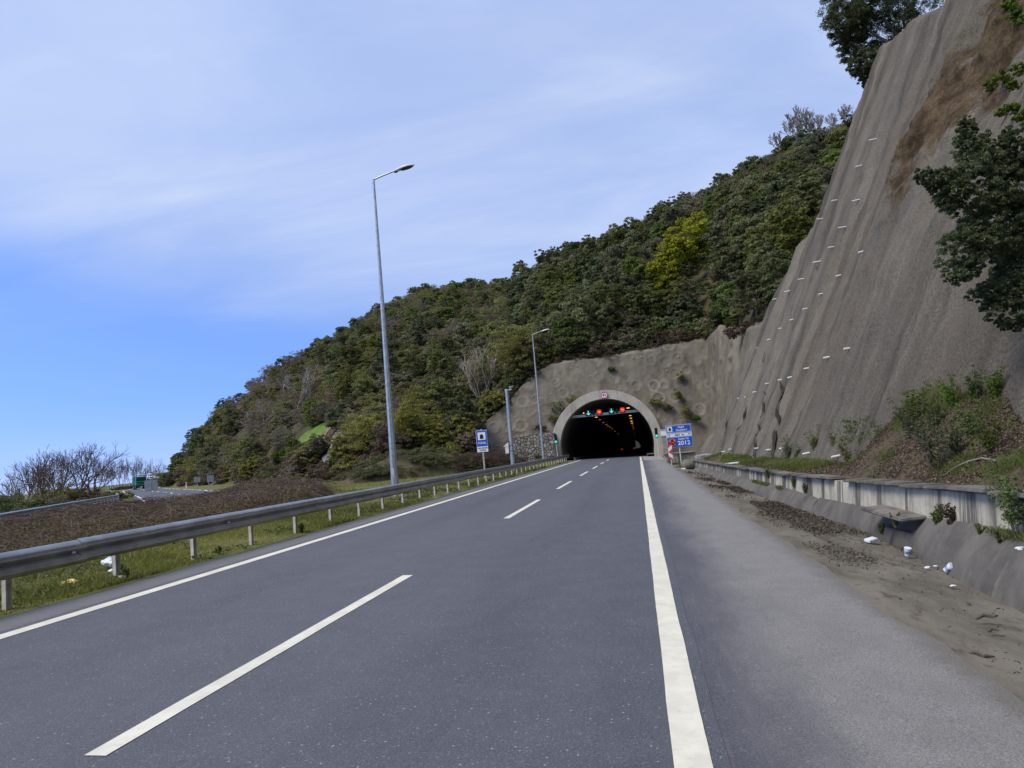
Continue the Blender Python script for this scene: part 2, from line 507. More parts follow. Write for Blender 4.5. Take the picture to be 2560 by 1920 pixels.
HWP = np.array([hw_point(*p) for p in HW_TOP])
WING0 = HWP[-1]
WING1 = at(1650, 693, 70.0)
FOOT = [(330, 195, .8), (355, 185, .9), (430, 160, 1.0), (520, 132, 1.0), (600, 112, .9), (680, 98, .7), (760, 88, .5), (860, 82, .5), (960, 82, .6), (1010, 84, 1.2)]
_fa = [azel(x, 900)[0] for x, _, _ in FOOT]; _fr = [r for _, r, _ in FOOT]; _fz = [z for _, _, z in FOOT]
_fa[-1] = min(_fa[-1], math.degrees(math.atan2(HWP[0][0], HWP[0][1]))-1.0)
for p in HWP:
    _fa.append(math.degrees(math.atan2(p[0], p[1]))); _fr.append(math.hypot(p[0], p[1])+.9); _fz.append(p[2]-.15)
_fa.append(math.degrees(math.atan2(WING1[0], WING1[1]))); _fr.append(math.hypot(WING1[0], WING1[1])+1.0); _fz.append(WING1[2]+.3)
_fa += [16, 40]; _fr += [72, 72]; _fz += [WING1[2]+1.5, WING1[2]+4]
FA = np.array(_fa); FR = np.array(_fr); FZ = np.array(_fz)
RAIL_R = np.array([0, 20, 42, 77, 95, 130, 260, 9000.]); RAIL_A = np.array([-80, -64, -45.6, -38.3, -38.9, -39.6, -41, -41])

# the shotcrete slope to the right: x along the slope as a function of height
FX0, FZ0, FM = 5.2, 0.6, 2.1
_YE_Z = np.array([-2, .4, 3, 8, 12, 13.6, 18, 23.6, 40]); _YE_Y = np.array([66, 66, 56, 51, 48, 43.2, 41.5, 43, 43.0])
ZT_Y = np.array([-40, 0, 20, 31, 36, 43, 48, 80]); ZT_Z = np.array([17, 17.5, 18.3, 19.3, 21.2, 23.4, 23.6, 23.6])


def yend(z): return np.interp(z, _YE_Z, _YE_Y)


def face_x(y, z, rough=True):
    y = np.asarray(y, float); z = np.asarray(z, float)
    x = FX0+(z-FZ0)/FM
    if rough:
        w = smooth(.2, 2.5, z)
        yy = y+.22*z+.5*fbm(y*.15, z*.12, 9, 2)
        x = x+w*(.60*vnoise(yy*.16, z*.05, 3)+.45*vnoise(yy*.40, z*.05, 4)+.30*vnoise(yy*.95, z*.08, 5)+.13*vnoise(yy*2.1, z*.2, 6)-.07*np.exp(-(vnoise(yy*.5, z*.03, 7)/.05)**2))
        x = x+.13*fbm(y*1.3, z*1.3, 8, 4)
        # a bay cut back by an old slip, and the rib beside it
        g = np.exp(-((y-(20.5+.16*(z-10)))/3.2)**2)*smooth(6, 11, z)
        x = x+.9*g-.75*np.exp(-((y-(13.5+.2*(z-10)))/3.0)**2)*smooth(5, 10, z)
    over = np.maximum(0, y-yend(z))
    return x+.45*over+.35*over**1.5


def G(x, y):
    x = np.asarray(x, float); y = np.asarray(y, float)
    r = np.hypot(x, y); a = np.degrees(np.arctan2(x, y))
    z = np.where(x < -7.75, .235+.035*smooth(-7.8, -8.6, x)-.10*smooth(-10, -16, x), np.where(x > 2.1, -.14, -.033*x-.03))
    z = z+np.where(x < -9, (.10*fbm(x*.35, y*.35, 2, 3)+.02)*smooth(-9, -12, x), 0)
    z = np.where(x < -8, z+.0065*np.maximum(0, y-45)*smooth(-14, -30, x), z)
    z = np.where(x > 2.1, np.where(x < 7.2, -.14-.9*smooth(2.15, 3.0, x), z), z)
    # seaward drop beyond the far road's rail
    dsea = r*np.radians(np.interp(r, RAIL_R, RAIL_A)-a)
    dsea = np.where(np.abs(a) < 150, dsea, 60.0)
    z = np.where((dsea > 1.5) & (x < -9), np.maximum(z-.42*(dsea-1.5), -16.5), z)
    # hill
    rb = np.interp(a, FA, FR); zb = np.interp(a, FA, FZ)
    rr = np.interp(a, AZ_T, RR_T); zr = np.interp(a, AZ_T, ZR_T)
    t = (r-rb)/(rr-rb)
    tc = np.clip(t, 0, 1)
    hz = zb+(zr-zb)*tc*(1.22-.22*tc)
    hz = hz+(1.6*fbm(x*.05, y*.05, 21, 3)+.5*fbm(x*.2, y*.2, 22, 2))*smooth(0, .12, tc)*smooth(1.0, .93, tc)
    hz = np.where(t > 1, zr-.30*(r-rr), hz)
    fadeL = smooth(AZ_T[0]-.5, AZ_T[1]+1.0, a)*smooth(55, 40, a)
    hz = np.where((t > 0) & (y > 20), hz, -50)*fadeL+(-50)*(1-fadeL)
    fronthead = (t <= 0) & (t > -.03) & (a > FA[len(FOOT)])
    z = np.maximum(z, hz)
    # hill behind the shotcrete slope
    fx = FX0+1.4
    fz = np.minimum(FZ0+FM*(x-fx), np.interp(y, ZT_Y, ZT_Z)-.6+.32*np.maximum(0, x-fx-9))
    fz = fz-2.2*np.maximum(0, y-np.interp(fz, _YE_Z, _YE_Y)+1.0)
    z = np.where((x > fx-.4) & (y < 75), np.maximum(z, np.maximum(fz, -1)), z)
    # tunnel corridor stays buried until the far mouth
    cor = np.abs(x+3.7) < 13
    z = np.where(cor & (y > 120) & (y < 735), np.maximum(z, 11), z)
    z = np.where(cor & (y >= 735), -5.2, z)
    return z


def hit(xd, yd, lo=30.0, hi=420.0):
    """first point of the terrain along a sight line"""
    d = ray(xd, yd); d = d/np.hypot(d[0], d[1])
    s = np.linspace(lo, hi, 1600); P = EYE+s[:, None]*d
    b = P[:, 2] < G(P[:, 0], P[:, 1])
    if not b.any(): return None
    k = int(np.argmax(b)); p = P[k]
    return np.array([p[0], p[1], float(G(p[0], p[1]))])


def build_ground():
    def axis(lo, a, b, hi, st):
        mid = np.arange(a, b+.01, st); l = [a]; q = st
        while l[-1] > lo: q *= 1.35; l.append(l[-1]-q)
        h = [b]; q = st
        while h[-1] < hi: q *= 1.35; h.append(h[-1]+q)
        return np.concatenate([np.array(l[1:])[::-1], mid, np.array(h[1:])])
    xs = axis(-7000, -170, 95, 7000, 1.25); ys = axis(-600, -8, 300, 9000, 1.25)
    xs = np.unique(np.concatenate([xs, [-7.8, -7.7, 2.1, 2.3]])); 
    Xg, Yg = np.meshgrid(xs, ys, indexing='ij')
    Z = G(Xg, Yg)
    V = np.stack([Xg, Yg, Z], -1).reshape(-1, 3)
    F = grid_faces(len(xs), len(ys))
    c = V[F].mean(1)
    hole = (np.abs(c[:, 0]+3.7) < 7.0) & (((c[:, 1] > 88.5) & (c[:, 1] < 124)) | ((c[:, 1] > 715) & (c[:, 1] < 790)))
    hole &= ~((c[:, 1] < 124) & (c[:, 2] > 9.5))
    F = F[~hole]
    a = np.degrees(np.arctan2(V[:, 0], V[:, 1])); r = np.hypot(V[:, 0], V[:, 1])
    forest = smooth(-2.5, .5, r-np.interp(a, FA, FR)+1.5*fbm(V[:, 0]*.3, V[:, 1]*.3, 16, 2))*smooth(-37, -34, a)*smooth(60, 50, np.abs(a))
    me = np_mesh('ground', V, F, m_ground(), True, {'forest': ('POINT', forest)})
    tag(link('ground', me), kind='structure')


def m_ground():
    n = NT('ground_soil').set(.95, 0, .1)
    grass = n.mix(n.rng(n.noise(.7, 5, .65), .3, .7), (.11, .115, .04), (.16, .155, .06))
    dirt = n.mix(n.rng(n.noise(1.1, 6, .7), .3, .7), (.085, .065, .045), (.14, .115, .08))
    g = n.mix(n.rng(n.noise(.33, 4, .6), .48, .72), grass, dirt)
    floor = n.mix(n.rng(n.noise(.6, 6, .75), .35, .65), (.050, .052, .026), (.085, .070, .042))
    n.col(n.mix(n.attr('forest'), g, floor))
    n.bump(n.noise(9, 5, .7), .6, .05)
    return n.m


build_ground()


def draped(name, pts, widths, mat, lift=.03, sub=10, across=5, use_g=True, crown=0.0):
    """a ribbon laid on the ground along a polyline of (x, y)"""
    P = np.array([p[:2] for p in pts], float)
    W_ = np.asarray(widths if hasattr(widths, '__len__') else [widths]*len(P), float)
    d = np.concatenate([[0], np.cumsum(np.hypot(*np.diff(P, axis=0).T))])
    s = np.linspace(0, d[-1], max(4, sub*len(P)))
    # smooth the polyline
    x = np.interp(s, d, P[:, 0]); y = np.interp(s, d, P[:, 1]); w = np.interp(s, d, W_)
    k = np.ones(7)/7
    if len(s) > 14:
        xs = np.convolve(np.pad(x, 3, 'edge'), k, 'valid'); ys = np.convolve(np.pad(y, 3, 'edge'), k, 'valid'); x, y = xs, ys
    tx = np.gradient(x); ty = np.gradient(y); l = np.hypot(tx, ty); nx, ny = -ty/l, tx/l
    o = np.linspace(-.5, .5, across)
    Xg = x[:, None]+nx[:, None]*w[:, None]*o; Yg = y[:, None]+ny[:, None]*w[:, None]*o
    Z = G(Xg, Yg)+lift+crown*(1-(2*o)**2)
    V = np.stack([Xg, Yg, Z], -1).reshape(-1, 3)
    return tag(link(name, np_mesh(name, V, grid_faces(len(s), across), mat, True)), kind='structure')


# ------------------------------------------------------------------ road
def zr(x): return -.033*x


def strip(name, x0, x1, y0, y1, lift, mat, jag0=0.0, jag1=0.0, step=.25, nx=3, kind='structure', zf=zr, fine_to=40.0):
    ys = [y0]; q = step
    while ys[-1] < y1:
        if ys[-1] > fine_to: q *= 1.08
        ys.append(min(y1, ys[-1]+q))
    ys = np.array(ys); u = np.linspace(0, 1, nx)
    a = x0+jag0*(fbm(ys*1.1, ys*0+3, 31, 5)); b = x1+jag1*(fbm(ys*1.1, ys*0+7, 37, 5))
    X = a[:, None]*(1-u)+b[:, None]*u; Y = np.repeat(ys[:, None], nx, 1)
    V = np.stack([X, Y, zf(X)+lift], -1).reshape(-1, 3)
    o = link(name, np_mesh(name, V, grid_faces(len(ys), nx), mat, False))
    return tag(o, kind=kind) if kind else o


TUN_X, TUN_Z, TUN_R, TUN_Y = -3.7, 1.7, 5.6, 88.0


def tun_grade(y): return -.006*np.maximum(0, np.asarray(y, float)-130)


strip('road', -7.15, .30, -6, 90, .0, MAT['asphalt'], .03, .02)
strip('road_shoulder',   0.26, 2.16, -6, 70, -.004, MAT['shoulder'], 0, .10, nx=6)
strip('road_edge_strip', -7.76, -7.10, -6, 87.6, -.004, MAT['edge_strip'], .16, 0, nx=4)
strip('edge_line', -7.0, -6.8, -6, 86, .005, MAT['paint'], .007, .007, .04)
strip('edge_line', .01, .21, -6, 88, .005, MAT['paint'], .007, .007, .04)
for y0 in (-7.8, 4.0, 16.9+.9, 29.4-.0, 41.2, 53.0-.6, 64.2-.4, 76.0):
    strip('lane_line', -3.475, -3.325, y0, y0+6.0, .005, MAT['paint'], .007, .007, .04)
strip('road_joint', -7.05, .3, 69.6, 70.5, .009, MAT['edge_strip'], 0, 0)
strip('apron', .36, 3.4, 70, 90, -.006, MAT['concrete'], 0, .2)


# ------------------------------------------------------------------ gutter, low wall and bank on the right
GY = np.array([-4, 4, 8, 10, 13, 18, 22, 29, 43, 50, 56.])
G_TOE = np.array([3.3, 3.35, 3.5, 3.65, 3.85, 3.67, 3.55, 3.4, 3.32, 3.2, 3.1])
G_TOP = np.array([4.1, 4.1, 4.1, 4.1, 4.05, 4.0, 3.9, 3.8, 3.7, 3.6, 3.5])       # wall foot
G_TOPZ = np.array([.40, .38, .36, .31, .18, .06, .10, .03, -.10, -.16, -.2])
W_TOPZ = np.array([.82, .80, .76, .74, .66, .54, .48, .40, .24, .18, .12])


def gi(arr, y): return np.interp(y, GY, arr)


def m_dirt():
    n = NT('gutter_dirt').set(.95, 0, .12)
    c = n.mix(n.rng(n.noise(.9, 6, .7, n.map((1.6, .6, 1))), .35, .65), (.125, .112, .088), (.20, .182, .148))
    c = n.mix(n.rng(n.noise(2.6, 6, .75, n.map((1.5, .7, 1))), .52, .68, 0, .75), c, (.070, .058, .044))
    c = n.mix(n.rng(n.noise(14, 5, .8), .60, .70, 0, .7), c, (.05, .04, .03))
    n.col(c); n.bump(n.noise(18, 6, .75), .7, .03)
    return n.m


def m_gutter():
    n = NT('gutter_concrete').set(.92, 0, .15)
    c = n.mix(n.rng(n.noise(1.3, 6, .7), .3, .7), (.080, .076, .068), (.145, .136, .120))
    c = n.mix(n.rng(n.noise(.8, 6, .75, n.map((.5, 1.6, .5))), .54, .70, 0, .8), c, (.225, .20, .16))
    c = n.mix(n.rng(n.noise(.55, 4, .6, n.map((.4, 2.5, .4))), .66, .74, 0, .6), c, (.15, .15, .05))
    n.col(c); n.bump(n.noise(40, 5, .7), .4, .012)
    return n.m


def m_lowwall():
    n = NT('weathered_wall').set(.9, 0, .2)
    c = n.mix(n.rng(n.noise(3, 6, .7), .3, .7), (.33, .31, .245), (.50, .47, .375))
    sx = n.t.nodes.new('ShaderNodeSeparateXYZ'); n.L(n.tc.outputs['Object'], sx.inputs[0])
    far = n.rng(sx.outputs['Y'], 12, 32, 0, .10)
    st = n.noise(.9, 7, .72, n.map((.2, 1.5, .07)))
    fr_ = n.math('FRACT', n.math('ADD', n.math('MULTIPLY', sx.outputs['Y'], .78), n.math('MULTIPLY', n.noise(.8, 4, .6, n.map((0, 1, .02))), 1.6)))
    bar = n.rng(n.math('ABSOLUTE', n.math('SUBTRACT', fr_, .5)), .10, .05, 0, .9)
    c = n.mix(n.math('MULTIPLY', bar, n.rng(n.noise(2.0, 5, .7, n.map((0, 1, .25))), .30, .5)), c, (.11, .105, .09))
    c = n.mix(n.rng(n.math('ADD', st, far), .525, .60, 0, .92), c, (.092, .090, .080))
    st2 = n.noise(1.0, 5, .7, n.map((.2, 4.0, .3)))
    c = n.mix(n.rng(st2, .52, .68, 0, .6), c, (.21, .195, .155))
    c = n.mix(n.rng(n.noise(9, 6, .8), .5, .8, 0, .5), c, (.24, .225, .18))
    c = n.mix(n.rng(n.noise(4, 6, .7), .6, .75, 0, .5), c, (.27, .235, .16))
    n.col(c); n.bump(n.noise(30, 5, .7), .35, .012)
    return n.m


def sheet(name, ys, cols, mat, kind=None, parent=None, smooth_=True):
    """cols: list of (x, z) arrays along ys"""
    V = np.stack([np.stack([c[0], ys, c[1]], -1) for c in cols], 1).reshape(-1, 3)
    o = link(name, np_mesh(name, V, grid_faces(len(ys), len(cols)), mat, smooth_), parent)
    return tag(o, kind=kind) if kind else o


def build_gutter():
    ys = np.arange(-4, 54.5, .12)
    toe = gi(G_TOE, ys)+.05*fbm(ys*.5, ys*0, 41, 3); top = gi(G_TOP, ys); tz = gi(G_TOPZ, ys)
    cols = []
    nb = 26
    for k in range(nb):                                        # silted bed
        t = k/(nb-1); x = 2.02+(toe+.12-2.02)*t
        z = -.105-.20*t+.0*ys
        z = z+(.05*fbm(x*1.2, ys*.9, 42, 4)+.028*fbm(x*4, ys*3, 43, 3))*np.sin(math.pi*min(1, t*1.2))**.5*(1 if t < .9 else .5)
        z = z-.03*np.exp(-((t-.03)/.03)**2)
        cols.append((x, z))
    sheet('gutter_bed', ys, cols, m_dirt(), 'structure')
    cols = []
    brk = np.exp(-((ys-12.6)/.75)**4)                          # the broken bay of the lining
    n = 12
    for k in range(n):
        t = k/(n-1); x = toe+(top-toe)*t; b = -.36+(tz+.36)*(t**.75)
        b = b+.05*np.sin(math.pi*t)+.015*fbm(x*3, ys*2, 44, 3)-.17*brk*smooth(.35, .7, np.array(t))*smooth(1.0, .85, np.array(t))-.05*brk*(t > .8)
        b = b-.02*(np.abs((ys % 3.0)-1.5) > 1.46)
        cols.append((x, b))
    sheet('gutter_lining', ys, cols, m_gutter(), 'structure')
    # the low wall: one long thing, its coping slabs as parts
    root = empty('retaining_wall', (0, 0, 0), 'long low concrete wall with black streaks along the roadside gutter', 'wall')
    yw = np.arange(-4, 50.2, .25); x = gi(G_TOP, yw); wz = gi(W_TOPZ, yw); bz = gi(G_TOPZ, yw)
    sheet('wall_face', yw, [(x-.0, bz-.45), (x+.00, bz-.1), (x+.03, (bz+wz)/2), (x+.05, wz-.05), (x+.28, wz-.05), (x+.28, bz-.5)], m_lowwall(), None, root, False)
    m = MB()
    xe = float(gi(G_TOP, 50.2)); ze = float(gi(W_TOPZ, 50.2)); m.box((xe+.25, 50.32, ze-.25), (.6, .22, .7)).build('wall_end', MAT['concrete'], root)
    cm = simple('coping_concrete', (.095, .09, .078), (.19, .175, .15), 3, .9, 0, .15, .4, 25)
    y = -3.8
    while y < 50:
        L_ = rnd.uniform(.8, 1.4)
        if not (15.2 < y < 15.9):
            yc = y+L_/2; xx = float(gi(G_TOP, yc)); zz = float(gi(W_TOPZ, yc)); dy = 1.0
            sl_ = math.atan2(float(gi(W_TOPZ, yc+dy)-gi(W_TOPZ, yc-dy)), 2*dy); rz = -math.atan2(float(gi(G_TOP, yc+dy)-gi(G_TOP, yc-dy)), 2*dy)
            MB().box((xx+.12, yc, zz-.012+rnd.uniform(-.008, .012)), (.38+rnd.uniform(-.05, .05), L_-.015, .055), rz+rnd.uniform(-.025, .025), sl_+rnd.uniform(-.025, .025), rnd.uniform(-.03, .07)).build('coping', cm, root, False, .012)
        y += L_
    # lifted slab over the broken lining
    mb = MB().box((3.86, 12.5, .235), (.40, 1.7, .05), .05, .02, -.06)
    o = mb.build('concrete_slab', cm, None, False, .02); tag(o, 'cracked concrete slab tilted over the hole in the gutter lining', 'slab')


build_gutter()


def m_bank():
    n = NT('bank_soil').set(.95, 0, .1)
    c = n.mix(n.rng(n.noise(2.2, 6, .7), .35, .65), (.070, .052, .036), (.13, .10, .07))
    c = n.mix(n.rng(n.noise(.9, 6, .7), .46, .62, 0, .8), c, (.075, .09, .028))
    c = n.mix(n.rng(n.noise(17, 5, .8), .58, .68, 0, .8), c, (.20, .135, .085))
    n.col(c); n.bump(n.noise(15, 6, .8), .9, .05)
    return n.m


MAT['bank'] = m_bank()
# outline of the debris heap where it lies against the slope: (y, z)
_mo = []
for p in [(1850, 985), (1885, 955), (1935, 910), (1970, 870), (2000, 800), (2060, 778), (2125, 772), (2175, 815), (2212, 855)]:
    d_ = ray(*p); t_ = (FX0+(EYE[2]-FZ0)/FM)/(d_[0]-d_[2]/FM); q_ = EYE+t_*d_; _mo.append((q_[1], q_[2]))
_mo.sort()
MO_Y = np.array([-6, 3]+[q[0] for q in _mo]+[_mo[-1][0]+1.0]); MO_Z = np.array([2.2, 2.6]+[max(.5, q[1]-.45+.45*float(smooth(2.0, 3.6, np.array(q[1])))) for q in _mo]+[.45])


def bank_z(x, y):
    """surface between the wall coping and the slope"""
    x0 = gi(G_TOP, y)+.25; z0 = gi(W_TOPZ, y)-.02
    zt = np.maximum(np.interp(y, MO_Y, MO_Z), z0+.12); x1 = FX0+(zt-FZ0)/FM+.30
    t = np.clip((x-x0)/(x1-x0), 0, 1)
    z = z0+(zt+.12-z0)*(t**.93)
    return z+(.12*fbm(x*1.1, y*1.1, 51, 4)+.05*fbm(x*4, y*4, 52, 3))*np.clip(t*6, 0, 1)*np.clip((zt-z0)*.7+.25, 0, 1)


def build_bank():
    ys = np.arange(-4, 50.2, .16)
    x0 = gi(G_TOP, ys)+.25
    zt = np.maximum(np.interp(ys, MO_Y, MO_Z), gi(W_TOPZ, ys)+.1); x1 = FX0+(zt-FZ0)/FM+.9
    cols = []
    for k in range(34):
        x = x0+(x1-x0)*k/33; cols.append((x, bank_z(x, ys)))
    sheet('bank', ys, cols, MAT['bank'], 'structure')


build_bank()


# ------------------------------------------------------------------ shotcrete slope on the right
def m_shotcrete():
    n = NT('shotcrete').set(.95, 0, .12)
    v = n.map((0, 1, .055))
    c = n.mix(n.rng(n.noise(.5, 6, .62, v), .32, .68), (.185, .163, .122), (.335, .297, .230))
    c = n.mix(n.rng(n.noise(.22, 4, .6), .42, .62, 0, .55), c, (.172, .158, .133))
    c = n.mix(n.rng(n.noise(.55, 7, .62, v), .52, .64, 0, .75), c, (.092, .080, .062))
    c = n.mix(n.rng(n.noise(1.0, 6, .65, n.map((0, 1.2, .06))), .58, .72, 0, .6), c, (.37, .335, .265))
    c = n.mix(n.rng(n.noise(.13, 4, .6), .5, .62, 0, .5), c, (.225, .185, .135))
    rust = n.mix(n.rng(n.noise(1.3, 7, .78), .40, .60), (.070, .040, .016), (.20, .14, .075))
    rust = n.mix(n.rng(n.noise(1.6, 6, .7), .55, .66, 0, .8), rust, (.10, .085, .02))
    rm = n.math('ADD', n.attr('rust'), n.math('MULTIPLY', n.math('SUBTRACT', n.noise(.55, 7, .72), .5), 2.6))
    c = n.mix(n.math('MULTIPLY', n.rng(rm, .38, .72), n.rng(n.attr('rust'), .02, .3)), c, rust)
    grain = n.noise(16, 4, .8)
    c = n.mix(n.rng(grain, .35, .7), n.mix(.6, c, (.04, .038, .034)), c)
    n.col(c)
    n.bump(n.math('ADD', n.noise(9, 6, .8), n.math('MULTIPLY', n.noise(30, 3, .8), .6)), .9, .10)
    return n.m


def build_slope():
    root = empty('shotcrete_slope', (FX0, 20, FZ0), 'tall grey sprayed concrete slope rising beside the right shoulder', 'slope')
    ys = np.concatenate([np.arange(-12, 40, .16), np.arange(40, 72, .2)])
    s = np.linspace(0, 1, 190)
    Zt = np.interp(ys, ZT_Y, ZT_Z)+.35*fbm(ys*.4, ys*0, 61, 3)
    Z = -.6+(Zt[:, None]+.6)*s
    Y = np.repeat(ys[:, None], len(s), 1)
    X = face_x(Y, Z)
    # round over the crest
    cr = smooth(.955, 1.0, s)[None, :]
    X = X+cr*1.3; Z = Z-cr*.25
    # rust band
    band = []
    for p in [(2150, 20), (2085, 140), (2030, 215), (1985, 285)]:
        d = ray(*p); t = (FX0+(EYE[2]-FZ0)/FM)/(d[0]-d[2]/FM); q = EYE+t*d; band.append((q[1], q[2]))
    band = np.array(band)
    dmin = np.full(Y.shape, 99.)
    for a, b in zip(band[:-1], band[1:]):
        ab = b-a; t = np.clip(((Y-a[0])*ab[0]+(Z-a[1])*ab[1])/(ab@ab), 0, 1)
        dmin = np.minimum(dmin, np.hypot(Y-a[0]-t*ab[0], Z-a[1]-t*ab[1]))
    rust = np.clip(1.0-dmin/3.6, 0, 1)
    X = X+np.minimum(rust*2, 1)*(.45*fbm(Y*.8, Z*.8, 63, 4)+.2*fbm(Y*2.5, Z*2.5, 64, 3))
    V = np.stack([X, Y, Z], -1).reshape(-1, 3)-np.array([FX0, 20, FZ0])
    link('slope_surface', np_mesh('slope_surface', V, grid_faces(len(ys), len(s)), m_shotcrete(), True, {'rust': ('POINT', rust.ravel())}), root)

    def onface(xd, yd):
        d = ray(xd, yd); t = (FX0+(EYE[2]-FZ0)/FM)/(d[0]-d[2]/FM); q = EYE+t*d
        for _ in range(8):
            xx = float(face_x(q[1], q[2])); t = t*(1+(xx-q[0])/max(q[0], .1)*.5); q = EYE+t*d
        return q
    pipes = [(1566, 975), (1580, 970), (1638, 968), (1664, 971), (1695, 968), (1748, 978), (1813, 984),
             (1528, 898), (1545, 888), (1556, 880), (1575, 869), (1598, 860), (1614, 857), (1633, 846), (1660, 828), (1688, 820), (1710, 814), (1747, 795), (1790, 771), (1835, 752),
             (1594, 789), (1600, 778), (1604, 764), (1616, 757), (1640, 750), (1663, 733), (1688, 709), (1713, 690), (1744, 666), (1777, 634), (1816, 594), (1864, 543),
             (1677, 645), (1706, 628), (1737, 602), (1772, 564), (1801, 533), (1827, 490), (1856, 431),
             (1777, 472), (1808, 432), (1861, 357), (1893, 300)]
    me = MB().tube([(.15, 0, 0), (-.20, 0, -.012)], .030, 8).tube([(-.1995, 0, -.012), (-.2005, 0, -.012)], .024, 8).mesh('drain_pipe', MAT['white_plastic'], True)
    for p in pipes:
        q = onface(*p); o = link('drain_pipe', me, root); o.location = Vector(q)-Vector((FX0, 20, FZ0))
        o.rotation_euler = (rnd.uniform(-.1, .1), rnd.uniform(-.08, .05), rnd.uniform(-.15, .15)); k_ = rnd.uniform(.8, 1.15)*(1.5 if q[2] > 8 else 1.0); o.scale = (k_, 1.1, 1.1)
    # dark strips for cracks and black water streaks, down from the lowest pipes
    cm = simple('crack_dark', (.022, .020, .018), (.045, .040, .034), 6, .95, 0, .1)
    for (a, b, w) in [((1690, 824), (1672, 984), .17), ((1656, 846), (1632, 985), .19), ((1612, 874), (1584, 975), .13), ((1590, 866), (1560, 966), .07),
                      ((1773, 566), (1768, 582), .06), ((1540, 905), (1520, 962), .10), ((1528, 900), (1508, 960), .10), ((1655, 760), (1648, 790), .06)]:
        qa = onface(*a); qb = onface(*b); n = 44; t = np.linspace(0, 1, n)
        y = qa[1]+(qb[1]-qa[1])*t+.14*fbm(t*3.1, t*0+a[0], 71, 3)*np.minimum(1, t*4); z = qa[2]+(qb[2]-qa[2])*t
        ww = 1.9*w*(.40+.75*np.abs(fbm(t*5, t*0+a[1], 72, 3)+.55))*np.minimum(1, .35+t*3)
        V = []
        for k in range(n):
            for sgn in (-1, -.5, 0, .5, 1):
                yy = y[k]+sgn*ww[k]*.6; V.append((float(face_x(yy, z[k]))-.11-FX0, yy-20, z[k]-FZ0))
        link('crack', np_mesh('crack', V, grid_faces(n, 5), cm, True), root)


build_slope()


# ------------------------------------------------------------------ headwall of sprayed concrete round the portal
def m_headwall():
    n = NT('headwall_shotcrete').set(.95, 0, .12)
    c = n.mix(n.rng(n.noise(.55, 6, .65, n.map((1, 1, .45))), .32, .68), (.118, .104, .080), (.185, .165, .128))
    c = n.mix(n.rng(n.noise(1.2, 6, .65, n.map((1, 1, .14))), .50, .66, 0, .75), c, (.095, .083, .066))
    c = n.mix(n.rng(n.noise(.25, 4, .6), .52, .7, 0, .5), c, (.24, .22, .16))
    c = n.mix(n.math('MULTIPLY', n.math('MULTIPLY', n.attr('rim'), n.rng(n.noise(2.2, 5, .7), .3, .6)), .8), c, (.33, .30, .25))
    n.col(c); n.bump(n.noise(8, 6, .75), .7, .06)
    return n.m


MAT['headwall'] = m_headwall()


